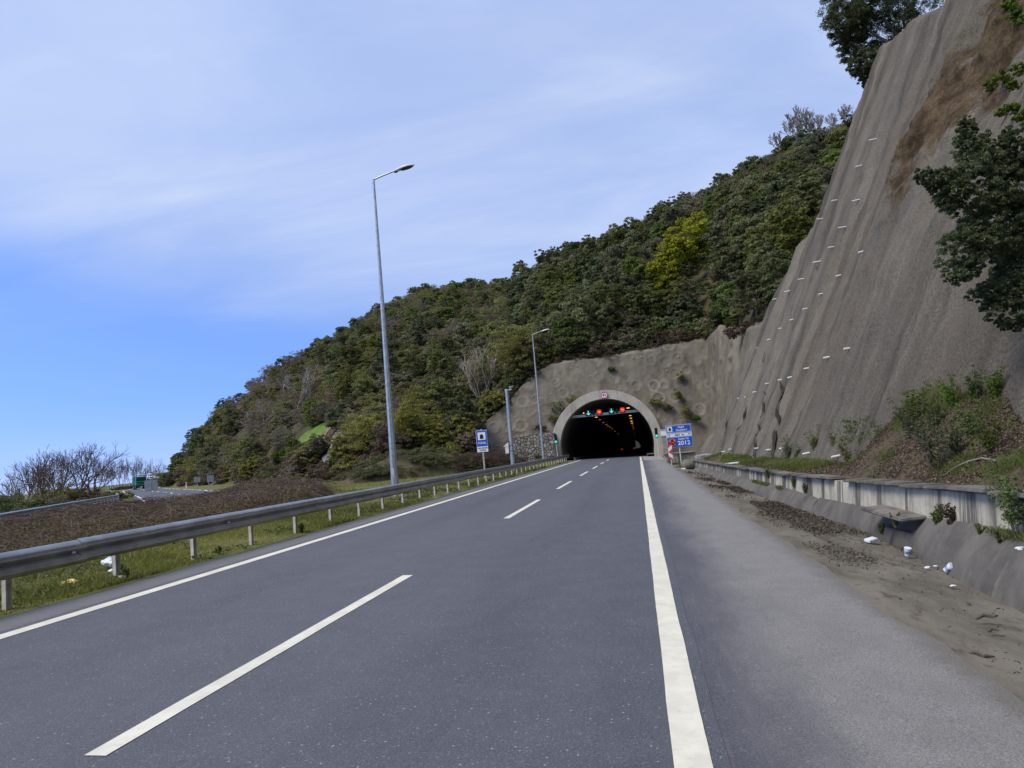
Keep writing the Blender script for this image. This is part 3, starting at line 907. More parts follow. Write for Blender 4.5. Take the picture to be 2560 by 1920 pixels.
def build_headwall():
    root = empty('headwall', (TUN_X, 89, 0), 'brown sprayed concrete headwall with round dimples above the tunnel mouth', 'wall')
    step = .14
    xs = np.arange(HWP[0][0]-5, WING0[0]+.01, step); s = np.linspace(0, 1, 110)
    top = np.interp(xs, np.concatenate([[HWP[0][0]-4.5], HWP[:, 0]]), np.concatenate([[.4], HWP[:, 2]]))+.16*fbm(xs*.6, xs*0, 81, 3)
    top = np.maximum(top, .25)
    Z = -.5+(top[:, None]+.5)*s; X = np.repeat(xs[:, None], len(s), 1)
    D = np.zeros(X.shape); rim = np.zeros(X.shape)
    r2 = np.random.default_rng(5)
    row = 0; z = 2.0
    while z < 14.5:
        x = xs[0]+(row % 2)*.9
        while x < xs[-1]:
            cx = x+r2.uniform(-.4, .4); cz = z+r2.uniform(-.4, .4); rad = r2.uniform(.5, .8); dep = r2.choice([.25, .5, .8, 1.0])*r2.uniform(.6, 1.1)
            q = np.hypot(X-cx, (Z-cz)*1.03)/rad
            D += .65*dep*(-.11*np.exp(-((q-.98)/.20)**2)+.15*np.exp(-(q/.72)**2)-.10*np.exp(-(q/.25)**2))
            rim += (dep*.8*np.exp(-((q-.95)/.2)**2)+.7*np.exp(-(q/.9)**4)*r2.choice([0, .3, 1.0]))*r2.uniform(.1, 1)
            x += 1.8
        z += 1.62; row += 1
    D += .25*fbm(X*.25, Z*.25, 82, 3)+.07*fbm(X*1.5, Z*1.5, 83, 3)
    keep_top = smooth(1.0, .93, s)[None, :]
    Y = hw_y(Z)+D*keep_top
    Yr = Y+smooth(.97, 1.0, s)[None, :]*.5
    V = np.stack([X-TUN_X, Yr-89, Z], -1).reshape(-1, 3)
    F = grid_faces(len(xs), len(s)); c = V[F].mean(1)
    hole = (np.hypot(c[:, 0], c[:, 2]-TUN_Z) < 6.25) | ((np.abs(c[:, 0]) < 6.25) & (c[:, 2] < TUN_Z))
    link('wall_surface', np_mesh('wall_surface', V, F[~hole][:, ::-1], MAT['headwall'], True, {'rim': ('POINT', np.clip(rim, 0, 1).ravel())}), root)
    # right wing, turned towards the road
    n, k = 90, 80
    t = np.linspace(0, 1, n); s = np.linspace(0, 1, k)
    X = WING0[0]+(WING1[0]-WING0[0])*t; Yw = WING0[1]+(WING1[1]-WING0[1])*t; Zt = np.interp(t, [0, .25, .5, 1], [WING0[2], WING0[2]+.45, (WING0[2]+WING1[2])/2+.2, WING1[2]])
    base_x = np.interp(t, [0, 1], [float(WING0[0])-1.2, float(WING1[0])-3.0]); base_y = np.interp(t, [0, 1], [88.2, 68])
    u = s[None, :]
    P = np.stack([base_x[:, None]*(1-u)+X[:, None]*u, base_y[:, None]*(1-u)+Yw[:, None]*u, -.5+(Zt[:, None]+.5)*u], -1)
    d = .25*fbm(P[..., 1]*.3, P[..., 2]*.3, 85, 4)+.10*fbm(P[..., 1]*1.1, P[..., 2]*1.1, 86, 3)
    for _ in range(14):
        cy, cz = r2.uniform(70, 88), r2.uniform(3, 14); q = np.hypot(P[..., 1]-cy, P[..., 2]-cz)/.9
        d += -.10*np.exp(-((q-1)/.25)**2)+.12*np.exp(-(q/.7)**2)
    P[..., 0] += d; P[..., 0] += smooth(.96, 1, s)[None, :]*.5
    wm = MAT['headwall']
    link('wing', np_mesh('wing', P.reshape(-1, 3)-np.array([TUN_X, 89, 0]), grid_faces(n, k), wm, True), root)
    me = MB().tube([(0, .1, 0), (0, -.22, -.01)], .05, 8).mesh('drain_pipe', MAT['white_plastic'], True)
    for p in [(1292, 790), (1233, 795), (1275, 812), (1366, 772), (1385, 770), (1246, 790), (1170, 860), (1167, 905), (1190, 850), (1440, 800), (1465, 770), (1409, 836)]:
        q = hw_point(*p); o = link('drain_pipe', me, root); o.location = (q[0]-TUN_X, q[1]-89, q[2])
    return root


build_headwall()


def build_stonewall():
    n = NT('rubble_stone').set(.9, 0, .2)
    cell = n.voro(2.6, None, 'F1', 'Color'); sp = n.t.nodes.new('ShaderNodeSeparateColor'); n.L(cell, sp.inputs[0])
    e = n.voro(2.6, None, 'DISTANCE_TO_EDGE')
    c = n.mix(sp.outputs[0], (.155, .145, .13), (.31, .295, .27)); c = n.mix(n.rng(sp.outputs[1], .3, .8, 0, .5), c, (.20, .165, .12))
    c = n.mix(n.rng(e, .10, .02), c, (.075, .07, .06))
    n.col(c); n.bump(n.rng(e, 0, .16), 1.0, .10)
    pl, prr = at(1100, 945, 85.6), at(1197, 938, 85.6)
    x0, x1 = pl[0], prr[0]-.1
    xs = np.linspace(x0, x1, 60); s = np.linspace(0, 1, 22)
    top = np.interp(xs, [x0, x0+3, x1], [at(1112, 947, 85.6)[2], at(1150, 940, 85.6)[2], prr[2]])
    V = []
    for x, t in zip(xs, top):
        for q in s: V.append((x-x0, .12*fbm(np.array(x*1.7), np.array(q*4), 91, 2)+.25*q, -.2+(t+.2)*q))
        V.append((x-x0, .9, t+.05))
    o = link('stone_wall', np_mesh('stone_wall', V, grid_faces(len(xs), len(s)+1)[:, ::-1], n.m, True)); o.location = (x0, 86.5, .2)
    tag(o, 'grey rubble stone wall at the left foot of the tunnel portal', 'wall')


build_stonewall()


# ------------------------------------------------------------------ tunnel
def build_tunnel():
    root = empty('tunnel', (TUN_X, TUN_Y, 0), 'road tunnel with a pale concrete arch ring and dark bore', 'tunnel')
    n = 72

    def prof(rad):
        P = []
        a0 = math.asin(min(.999, (TUN_Z+.35)/rad)) if rad > 5 else 0
        for k in range(n+1):
            a = -a0*.62+(math.pi+2*a0*.62)*k/n
            P.append((rad*math.cos(a), TUN_Z+rad*math.sin(a)))
        P[0] = (P[0][0], -.35); P[-1] = (P[-1][0], -.35)
        return np.array(P)
    pi_, po = prof(TUN_R), prof(6.65)
    m = NT('portal_concrete').set(.9, 0, .2)
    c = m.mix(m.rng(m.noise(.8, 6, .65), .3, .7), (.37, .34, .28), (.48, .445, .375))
    c = m.mix(m.rng(m.noise(1, 4, .6, m.map((4.5, 1, .22))), .52, .7, 0, .6), c, (.20, .185, .16))
    c = m.mix(m.rng(m.noise(1.1, 3, .6, m.map((5, 1, .3))), .6, .7, 0, .8), c, (.13, .12, .105))
    m.col(c); m.bump(m.noise(20, 5, .7), .3, .02)
    F = []; V = []
    front, back = -.75, 2.6
    for P, y in ((po, back), (po, front+.10), (po*1.0, front), (pi_, front), (pi_, 1.2)):
        V += [(x, y, z) for x, z in P]
    V = np.array(V); V[2*(n+1):3*(n+1), 0] *= .992
    link('portal_ring', np_mesh('portal_ring', V, grid_faces(5, n+1), m.m, False), root)
    # lining
    lm = NT('lining_concrete').set(.9, 0, .2)
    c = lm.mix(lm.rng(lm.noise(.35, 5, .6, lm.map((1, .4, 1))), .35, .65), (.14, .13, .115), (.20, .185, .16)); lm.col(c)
    ys = np.concatenate([np.arange(0, 60, 2.0), np.linspace(60, 632, 120)])
    V = []
    for y in ys:
        g = float(tun_grade(y+TUN_Y)); rr = 1.0+(.012 if int(y/2) % 5 == 0 and y < 60 else 0)
        V += [(x*rr*1.005, y+.4, TUN_Z+(z-TUN_Z)*rr*1.005+g) for x, z in pi_]
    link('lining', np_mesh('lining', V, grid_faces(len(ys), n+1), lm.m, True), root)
    # floor inside: the same asphalt, kerbed walkways
    ys = np.linspace(2.02, 650, 140); V = []
    for y in ys:
        g = float(tun_grade(y+TUN_Y))
        V += [(x, y, zr(x+TUN_X)*0+g-.02+zr(x+TUN_X)*max(0, 1-y/30)) for x in (-5.6, -4, 4.1, 5.6)]
    link('carriageway', np_mesh('carriageway', V, grid_faces(len(ys), 4), MAT['asphalt'], False), root)
    for sx, a, b in ((-1, -5.75, -4.15), (1, 4.65, 5.75)):
        V = []
        for y in ys:
            g = float(tun_grade(y+TUN_Y)); z0 = zr((a if sx < 0 else b)+TUN_X)
            k = .28+(z0 if sx > 0 else z0)*max(0, 1-y/30)
            V += [(b if sx < 0 else a, y-2.5, g-.3), (b if sx < 0 else a, y-2.5, g+k), (a if sx < 0 else b, y-2.5, g+k+.01)]
        link('walkway', np_mesh('walkway', V, grid_faces(len(ys), 3), MAT['concrete'], False), root)
    return root


build_tunnel()


# ------------------------------------------------------------------ small builders
def atd(xd, yd, depth): return EYE+ray(xd, yd)*depth


def gpt(xd, depth, dz=0.0):
    """ground point in the direction of a picture column at a forward distance"""
    p = atd(xd, 1040, depth); return np.array([p[0], p[1], float(G(p[0], p[1]))+dz])


def disc(mb, c, r, y, n=32, r_in=0.0, th=.012):
    a = [2*math.pi*k/n for k in range(n)]
    if r_in <= 0:
        return mb.prism([(c[0]+r*math.cos(t), c[1]+r*math.sin(t)) for t in a], y-th, y)
    V = []
    for t in a:
        for rr_, yy in ((r, y), (r, y-th), (r_in, y-th), (r_in, y)): V.append((c[0]+rr_*math.cos(t), yy, c[1]+rr_*math.sin(t)))
    F = []
    for k in range(n):
        for q in range(4): F.append((k*4+q, k*4+(q+1) % 4, ((k+1) % n)*4+(q+1) % 4, ((k+1) % n)*4+q))
    return mb.add(V, F)


WB = [(0, 0), (.028, .004), (.075, .045), (.083, .075), (.075, .105), (.012, .142), (.0, .155), (.012, .168), (.075, .205), (.083, .235), (.075, .265), (.028, .306), (0, .31)]


def wbeam(name, path, mat, parent, hz=1.13):
    """path: list of (x, y, z) of the lower edge; the wave faces right of travel"""
    P = np.array(path, float); T = np.gradient(P, axis=0); l = np.hypot(T[:, 0], T[:, 1]); nx, ny = T[:, 1]/l, -T[:, 0]/l
    prof = [(d, z*hz) for d, z in WB]+[(d-.008, z*hz) for d, z in WB[::-1]]
    V = []
    for i in range(len(P)):
        for d, z in prof: V.append((P[i, 0]+nx[i]*d, P[i, 1]+ny[i]*d, P[i, 2]+z))
    k = len(prof); F = []
    for i in range(len(P)-1):
        for q in range(k): F.append((i*k+q, i*k+(q+1) % k, (i+1)*k+(q+1) % k, (i+1)*k+q))
    mb = MB(); mb.add(V, F); mb.f.append(tuple(range(k))); mb.f.append(tuple((len(P)-1)*k+q for q in range(k-1, -1, -1)))
    return mb.build(name, mat, parent, True)


def cpost(h):
    # C-section post, open side along the rail
    mb = MB(); t = .006
    mb.box((0, 0, h/2-.15), (t, .10, h+.3)); mb.box((-.03, -.05+t/2, h/2-.15), (.06, t, h+.3)); mb.box((-.03, .05-t/2, h/2-.15), (.06, t, h+.3))
    return mb


# ------------------------------------------------------------------ guardrail beside the carriageway
def build_guardrail():
    root = empty('guardrail', (-8.3, 0, .26), 'long grey steel guardrail with C section posts along the left road edge', 'guardrail')
    y_end = 84.5
    for a in np.arange(-2.6, y_end, 4.0):
        b = min(a+4.12, y_end); ov = .004*(int(a*7) % 2)
        n = 6; dz = rnd.uniform(-.008, .008)
        wbeam('rail_beam', [(.12+ov, a+(b-a)*i/n, .40+dz) for i in range(n+1)], MAT['rail'], root)
    MB().prism([(.11, .44), (.20, .46), (.21, .70), (.11, .73)], y_end, y_end+.35).build('end_terminal', MAT['rail'], root)
    pm = cpost(.72).mesh('post', MAT['rail_post'])
    sp = MB().box((.06, 0, .56), (.11, .08, .22)).mesh('spacer', MAT['galv_post'])
    y = -1.75
    while y < y_end:
        o = link('post', pm, root); o.location = (0, y, 0); o.rotation_euler = (rnd.uniform(-.012, .012), rnd.uniform(-.012, .012), math.pi+rnd.uniform(-.05, .05))
        s = link('spacer', sp, root); s.location = (0, y, 0)
        y += 2.01
    bme = MB().box((0, 0, 0), (.02, .10, .03)).mesh('splice_bolt', MAT['dark_metal'])
    for yb in np.arange(-2.5, 60, 4.0):
        for k in range(2): o = link('splice_bolt', bme, root); o.location = (.135+.01*k, yb+.05+.02*k, .505+.125*k)
    rm = MB().box((.0, 0, 0), (.012, .06, .028)).box((-.01, 0, -.012), (.02, .07, .006)).mesh('reflector', MAT['white_plastic'])
    for yr in np.arange(9.3, y_end, 4.0):
        o = link('reflector', rm, root); o.location = (.155, yr, .575)


build_guardrail()


# ------------------------------------------------------------------ street lamps
def build_lamp(loc, label):
    root = empty('street_lamp', loc, label, 'street lamp', 'street lamps behind the guardrail')
    h = 14.85
    MB().box((0, 0, .02), (.95, .95, .22)).build('foundation', MAT['concrete'], root, False, .02)
    MB().box((0, 0, .16), (.46, .46, .06)).build('base_plate', MAT['galv'], root)
    m = MB(); m.tube([(0, 0, .15), (0, 0, 3), (0, 0, 8), (0, 0, h-.65)], [.185, .150, .105, .062], 8).build('pole', MAT['galv'], root)
    MB().box((0, -.165, 1.1), (.11, .012, .45)).build('hatch', MAT['galv_post'], root)
    a = MB(); a.tube([(0, 0, h-.66), (0, 0, h)], .058, 10).tube([(-.01, 0, h-.02), (.58, 0, h+.135), (1.18, 0, h+.27)], .038, 10)
    a.box((-.075, 0, h-.16), (.05, .03, .03)).box((-.075, 0, h-.36), (.05, .03, .03)).build('arm', MAT['galv'], root, True)
    head = empty_child = None
    b = MB(); rings = []
    for t, w, up, dn in ((0, .045, .055, .05), (.12, .075, .09, .07), (.30, .13, .125, .05), (.50, .165, .14, .03), (.72, .15, .125, .02), (.90, .095, .085, .012), (1.0, .03, .035, .01)):
        cx = 1.08+t*.95; cz = h+.25+t*.95*.13
        rings.append([(cx, w*math.cos(q), cz+(up if math.sin(q) > 0 else dn)*math.sin(q)) for q in [2*math.pi*k/16 for k in range(16)]])
    hd = b.loft(rings).build('lamp_head', MAT['lamp_shell'], root, True)
    g = MB(); rings = []
    for t, w in ((.28, .03), (.36, .105), (.52, .135), (.72, .12), (.88, .06), (.93, .02)):
        cx = 1.08+t*.95; cz = h+.225+t*.95*.13-.012
        rings.append([(cx, w*math.cos(q), cz+(.012 if math.sin(q) > 0 else .055*min(1, w/.1))*math.sin(q)) for q in [2*math.pi*k/14 for k in range(14)]])
    g.loft(rings).build('lamp_glass', MAT['glass'], hd, True)
    MB().box((1.12, 0, h+.20), (.16, .11, .07), 0, 0, -.13).build('gear_box', MAT['dark_metal'], hd)
    return root


build_lamp((-10.93, 31.3, .18), 'near tall octagonal street lamp standing alone against the sky')
build_lamp((-10.75, 82.0, .35), 'farther street lamp beside the left foot of the tunnel portal')


# ------------------------------------------------------------------ camera pole
def build_campole():
    x, y = -9.97, 57.0
    root = empty('camera_pole', (x, y, .2), 'thick grey pole with a small camera on top and arrow shaped box', 'pole')
    MB().box((0, 0, .0), (.9, .9, .2)).build('foundation', MAT['concrete'], root, False, .02)
    MB().tube([(0, 0, .1), (0, 0, 3), (0, 0, 6.55)], [.185, .160, .130], 10).build('pole', MAT['galv'], root)
    MB().tube([(0, 0, 6.54), (0, 0, 6.70)], .15, 12).build('cap', MAT['galv_post'], root)
    MB().tube([(.0, 0, 6.55), (.42, -.02, 6.66)], .03, 8).build('bracket', MAT['galv'], root)
    cm = MB().box((.42, -.10, 6.80), (.14, .40, .13), -.5, .18).build('camera', MAT['galv_post'], root, False, .015)
    MB().box((.42, -.10, 6.885), (.18, .46, .02), -.5, .18).build('sun_shield', MAT['galv_post'], cm)
    hx = -.36
    b = MB(); b.prism([(hx-.15, 1.55), (hx+.20, 1.55), (hx+.20, 2.10), (hx-.15, 2.10)], -.10, .10)
    b.build('arrow_box', MAT['white_plastic'], root)
    b = MB(); b.prism([(hx-.30, 2.10), (hx+.22, 2.10), (hx+.20, 2.48)], -.12, .12).build('arrow_roof', MAT['white_plastic'], root)
    b = MB(); b.box((-.185, 0, 2.0), (.06, .26, 1.0)).build('mounting_plate', MAT['black'], root)
    b = MB(); b.tube([(0, 0, 1.70), (0, 0, 1.74)], .178, 12).tube([(0, 0, 2.12), (0, 0, 2.16)], .175, 12).build('strap', MAT['dark_metal'], root)


build_campole()


# ------------------------------------------------------------------ signs
def build_tunnel_sign():
    root = empty('tunnel_sign', (-9.96, 46, .2), 'blue tunnel sign with a white plate below on a thin post', 'sign')
    MB().box((-.03, .05, 1.6), (.03, .05, 3.3)).box((.03, .05, 1.6), (.03, .05, 3.3)).build('post', MAT['rail_post'], root)
    z = 0.0
    MB().box((0, 0, 2.655), (.73, .02, 1.06)).build('border', MAT['white'], root, False, .004)
    MB().box((0, -.012, 2.655), (.69, .012, 1.02)).build('blue_panel', MAT['blue'], root)
    MB().box((0, -.020, 2.80), (.51, .012, .50)).build('white_field', MAT['white'], root)
    poly = [(-.12, 2.62), (.12, 2.62), (.12, 2.80)]+[(.12*math.cos(t), 2.80+.12*math.sin(t)) for t in [math.pi*k/12 for k in range(1, 12)]]+[(-.12, 2.80)]
    MB().prism(poly, -.034, -.024).build('tunnel_symbol', MAT['signblack'], root)
    text_part('lettering', 'TÜNEL', .165, MAT['white'], root, (0, -.022, 2.345), wscale=1.15)
    MB().box((0, 0, 1.945), (.73, .02, .35)).build('white_plate', MAT['white'], root, False, .004)
    text_part('lettering', 'FARLARINIZI', .115, MAT['signblack'], root, (0, -.014, 2.02))
    text_part('lettering', 'YAKINIZ', .115, MAT['signblack'], root, (0, -.014, 1.88))


build_tunnel_sign()


def build_info_sign():
    x0, x1, z0, z1 = 2.02, 3.75, 1.14, 2.70
    cx = (x0+x1)/2
    root = empty('information_sign', (cx, 52, -.12), 'blue and white tunnel name board with the year 2012', 'sign')
    o = .12
    MB().tube([(-.05, .06, -.2), (-.05, .06, 2.75)], .04, 10).build('post', MAT['rail_post'], root, True)
    MB().box((0, .03, 2.3), (1.5, .03, .06)).box((0, .03, 1.6), (1.5, .03, .06)).build('crossbar', MAT['galv'], root)
    W_ = 1.75
    MB().box((0, 0, o+1.925), (W_, .02, 1.56)).build('backing_board', MAT['white'], root, False, .004)
    zt = o+2.43
    MB().box((0, -.014, zt), (W_-.04, .012, .52)).build('blue_panel', MAT['blue'], root)
    f = MB(); w, h = W_-.12, .43
    for s in (-1, 1): f.box((0, -.026, zt+s*h/2), (w+.015, .008, .015)); f.box((s*w/2, -.026, zt), (.015, .008, h-.015))
    f.build('inner_frame', MAT['white'], root)
    MB().box((-.60, -.024, zt), (.34, .012, .36)).build('white_field', MAT['white'], root)
    poly = [(-.68, zt-.11), (-.52, zt-.11), (-.52, zt+.02)]+[(-.60+.08*math.cos(t), zt+.02+.08*math.sin(t)) for t in [math.pi*k/10 for k in range(1, 10)]]+[(-.68, zt+.02)]
    MB().prism(poly, -.038, -.030).build('tunnel_symbol', MAT['signblack'], root)
    text_part('lettering', 'Alaplı', .185, MAT['white'], root, (.17, -.022, zt+.095), wscale=1.1)
    text_part('lettering', 'Tünelleri-1', .185, MAT['white'], root, (.20, -.022, zt-.105), wscale=1.0)
    zm = o+1.985
    f = MB(); w, h = W_-.14, .25
    for s in (-1, 1): f.box((0, -.014, zm+s*h/2), (w+.012, .01, .012)); f.box((s*w/2, -.014, zm), (.012, .01, h-.012))
    f.build('plate_frame', MAT['signblack'], root)
    text_part('lettering', '664  m', .20, MAT['signblack'], root, (.02, -.012, zm), wscale=1.15)
    for s in (-1, 1):
        a = MB(); xx = s*.68; a.box((xx, -.014, zm-.02), (.028, .01, .12)); a.prism([(xx-.05, zm+.03), (xx+.05, zm+.03), (xx, zm+.10)], -.019, -.009)
        a.build('arrow', MAT['signblack'], root)
    zb = o+1.495
    MB().box((0, -.014, zb), (W_-.04, .012, .66)).build('blue_panel', MAT['blue'], root)
    c = (-.52, zb+.01); e = MB(); disc(e, c, .26, -.020); em = e.build('emblem', MAT['orange'], root)
    b = MB(); b.box((c[0], -.040, c[1]-.035), (.515, .008, .085)); b.prism([(c[0]-.045, c[1]+.02), (c[0]+.045, c[1]+.02), (c[0]+.02, c[1]+.235), (c[0]-.02, c[1]+.235)], -.043, -.035)
    b.prism([(c[0]-.15, c[1]-.20), (c[0]+.15, c[1]-.20), (c[0]+.06, c[1]-.08), (c[0]-.06, c[1]-.08)], -.043, -.035)
    b.prism([(c[0]-.11, c[1]+.01), (c[0]-.07, c[1]+.01), (c[0]-.03, c[1]+.2), (c[0]-.05, c[1]+.21)], -.042, -.034); b.prism([(c[0]+.07, c[1]+.01), (c[0]+.11, c[1]+.01), (c[0]+.05, c[1]+.21), (c[0]+.03, c[1]+.2)], -.042, -.034)
    b.build('emblem_road', MAT['signblack'], em)
    MB().box((c[0], -.048, c[1]-.03), (.24, .006, .05)).box((c[0], -.048, c[1]-.18), (.022, .006, .10)).build('emblem_band', MAT['orange'], em)
    text_part('lettering', 'Açılış Yılı', .185, MAT['white'], root, (.27, -.022, zb+.20), wscale=1.05)
    text_part('lettering', '2012', .40, MAT['white'], root, (.28, -.022, zb-.10), wscale=1.08)


build_info_sign()


def build_chevron():
    x, y = 2.08, 50.0
    root = empty('chevron_marker', (x, y, -.1), 'small red and white striped marker board at the shoulder end', 'marker')
    MB().box((.0, .04, .45), (.06, .05, 1.1)).build('post', MAT['rail_post'], root)
    MB().box((0, 0, .99), (.29, .02, .98)).build('board', MAT['white'], root, False, .01)
    m = MB(); w = .14
    for zc in (.66, 1.34):
        pass
    z0, z1 = .51, 1.47
    m.prism([(-w, 1.47), (-w, 1.24), (w, 1.46), (w, 1.47)], -.016, -.011)
    m.prism([(-w, .98), (w, 1.20), (w, .76)], -.016, -.011)
    m.prism([(-w, .51), (-w, .72), (w, .515), (w, .51)], -.016, -.011)
    m.build('red_stripe', MAT['red'], root)


build_chevron()


def build_height_sign():
    q = at(1192.4+1030/7.9/S, (960+218/7.9)/S, 87.1)
    p = (q[0], 87.12, q[2])
    root = empty('height_limit_sign', p, 'round red bordered height limit sign on top of the portal arch', 'sign')
    d = MB(); disc(d, (0, 0), .44, .02, 36).build('disc', MAT['white'], root)
    d = MB(); disc(d, (0, 0), .43, -.004, 36, .335).build('red_border', MAT['red'], root)
    text_part('lettering', '4', .40, MAT['signblack'], root, (-.11, -.006, .0))
    text_part('lettering', '80', .17, MAT['signblack'], root, (.13, -.006, -.04))
    text_part('lettering', 'm', .17, MAT['signblack'], root, (.12, -.006, .12))
    for s in (-1, 1):
        m = MB(); m.prism([(-.05, s*.325), (.05, s*.325), (0, s*.25)], -.014, -.006).build('triangle', MAT['signblack'], root)


build_height_sign()

MAT['sig_green'] = emit('green_signal_light', (.03, .80, .42), 1.1)
MAT['sig_arrow'] = emit('green_arrow_light', (.10, .95, .72), 1.1)
MAT['sig_red'] = emit('red_signal_light', (1.0, .03, .035), 1.2)
MAT['sig_disc'] = emit('red_signal_field', (.60, .01, .015), .30)
MAT['sig_orange'] = emit('orange_signal_light', (1.0, .30, .04), 1.6)
MAT['sodium'] = emit('sodium_lamp_light', (1.0, .50, .10), 1.5)
MAT['sodium_dim'] = emit('dim_sodium_lamp_light', (1.0, .26, .06), .4)
MAT['tail'] = emit('tail_lamp_light', (1.0, .05, .02), .32)


def build_traffic_light(x, y, zb, zg, label):
    root = empty('traffic_light', (x, y, zg), label, 'traffic light', 'traffic lights at the tunnel mouth')
    MB().tube([(.02, .05, -.2), (.02, .05, zb-zg+.2)], .045, 10).build('pole', MAT['rail_post'], root, True)
    z = zb-zg
    h = MB().box((0, 0, z+.55), (.32, .20, 1.10)).build('housing', MAT['black'], root, False, .03)
    for k, m in enumerate(('sig_green', 'lens_off', 'lens_off')):
        d = MB(); disc(d, (0, z+.20+.35*k), .135 if k == 0 else .11, -.10, 20); l = d.build('lens', MAT[m], root)
        v = MB(); n = 14
        V = []
        for q in range(n+1):
            a = math.pi*q/n
            V += [(.13*math.cos(a), -.10, z+.20+.35*k+.13*math.sin(a)), (.13*math.cos(a), -.27, z+.21+.35*k+.13*math.sin(a))]
        v.add(V, [(2*q, 2*q+1, 2*q+3, 2*q+2) for q in range(n)]); v.build('visor', MAT['black'], l)


build_traffic_light(-9.50, 84.9, 2.44, .33, 'left traffic light showing green beside the portal')
build_traffic_light(2.16, 84.0, 2.08, -.1, 'right traffic light showing green beside the portal')


def build_gantry():
    y = 89.0
    root = empty('signal_gantry', (TUN_X, y, 0), 'grey steel beam spanning the tunnel mouth under the crown', 'gantry')
    zb = 5.45
    xe = 4.1
    MB().box((0, .1, zb+.10), (2*xe, .22, .30)).build('beam', MAT['galv'], root, False, .01)
    for s in (-1, 1):
        MB().box((s*(xe-.1), .1, zb+.02), (.5, .30, .14)).build('bracket', MAT['galv_post'], root)
    def unit(x, name, label, grp=None):
        r = empty(name, (x, y-.22, 5.82), label, 'lane signal', grp); MB().box((0, 0, 0), (.66, .20, .66)).build('housing', MAT['black'], r, False, .02)
        f = MB()
        for s in (-1, 1): f.box((s*.325, -.105, 0), (.02, .02, .65)); f.box((0, -.105, s*.325), (.63, .02, .02))
        f.build('frame', MAT['dark_metal'], r); return r
    for x, lab in ((-5.62, 'green down arrow signal over the left lane'), (-2.80, 'green down arrow signal over the right lane')):
        r = unit(x, 'arrow_signal', lab)
        a = MB(); a.prism([(-.035, .27), (.035, .27), (.035, -.12), (-.035, -.12)], -.125, -.105)
        a.prism([(-.18, .0), (-.22, -.06), (0, -.27), (.22, -.06), (.18, .0), (0, -.17)], -.128, -.106).build('arrow', MAT['sig_arrow'], r)
    for x, lab in ((-4.30, 'red 70 speed limit signal over the left lane'), (-1.47, 'red 70 speed limit signal over the right lane')):
        r = unit(x, 'speed_signal', lab)
        d = MB(); disc(d, (0, 0), .285, -.105, 32).build('red_field', MAT['sig_disc'], r)
        d = MB(); disc(d, (0, 0), .27, -.122, 32, .215).build('red_ring', MAT['sig_red'], r)
        text_part('digits', '70', .27, MAT['sig_orange'], r, (0, -.125, 0))
    for x, lab in ((-4.97, 'small black twin lamp unit between the left signals'), (-2.14, 'small black twin lamp unit between the right signals')):
        r = empty('flasher_unit', (x, y-.15, 5.72), lab, 'lamp unit')
        MB().box((0, 0, .0), (.34, .16, .42)).build('housing', MAT['black'], r, False, .02)
        MB().box((0, 0, .24), (.20, .14, .10)).box((0, .02, .40), (.03, .03, .28)).build('mount', MAT['dark_metal'], r)
        for s in (-1, 1):
            d = MB(); disc(d, (s*.085, -.02), .07, -.08, 16).build('lens', MAT['lens_off'], r)
    r = empty('amber_lamp', (-6.2, y-.15, 5.85), 'small glowing amber lamp at the left end of the gantry beam', 'lamp')
    MB().box((0, .02, -.05), (.20, .12, .26)).build('housing', MAT['black'], r)
    d = MB(); disc(d, (0, .02), .085, -.045, 16).build('lens', MAT['sig_orange'], r)


build_gantry()


def build_tunnel_lamps():
    me = MB().box((0, 0, .06), (.66, .30, .10)).mesh('housing', MAT['dark_metal'])
    lit = {k: MB().box((0, 0, -.005), (.40, .22, .03)).box((0, -.155, .03), (.36, .012, .055)).mesh('lamp_glass', MAT[k]) for k in ('sodium', 'sodium_dim')}
    def lamp(x, y, kind, lab):
        z = TUN_Z+math.sqrt(max(.1, (TUN_R-.12)**2-(x-TUN_X)**2))+float(tun_grade(y))-.12
        z = min(z, 6.35+float(tun_grade(y)))
        o = empty('tunnel_lamp', (x, y, z), lab, 'lamp', 'lamps in a row under the tunnel roof'); link('housing', me, o); link('lamp_glass', lit[kind], o)
        if z < TUN_Z+math.sqrt((TUN_R)**2-(x-TUN_X)**2)+float(tun_grade(y))-.3:
            MB().tube([(0, 0, .1), (0, 0, TUN_Z+math.sqrt(TUN_R**2-(x-TUN_X)**2)+float(tun_grade(y))-z-.05)], .02, 6).build('hanger', MAT['dark_metal'], o)
    # the two rows, sited from their sight lines at lamp height
    for px, py, k in [(775, 635, 0), (878, 688, 0), (950, 735, 1), (1018, 778, 1), (1072, 808, 1), (1105, 830, 1), (1145, 850, 1), (1185, 875, 1), (1240, 908, 1), (1300, 945, 1)]:
        p = at_z((1380+px/7.9)/S, (960+py/7.9)/S, 6.1); lamp(float(np.clip(p[0], -7.2, -5.0)), float(p[1]), ('sodium', 'sodium_dim')[k], 'glowing orange lamp of the left row under the tunnel roof')
    for px, py, k in [(1505, 497, 0), (1530, 580, 0), (1548, 642, 0), (1559, 692, 0), (1571, 740, 0), (1580, 772, 0), (1590, 805, 1), (1600, 840, 1), (1608, 870, 1), (1625, 935, 1), (1640, 1000, 1)]:
        p = at_z((1380+px/7.9)/S, (960+py/7.9)/S, 6.1); lamp(float(np.clip(p[0], -2.6, -.2)), float(max(p[1], 89.6)), ('sodium', 'sodium_dim')[k], 'glowing orange lamp of the right row under the tunnel roof')


build_tunnel_lamps()


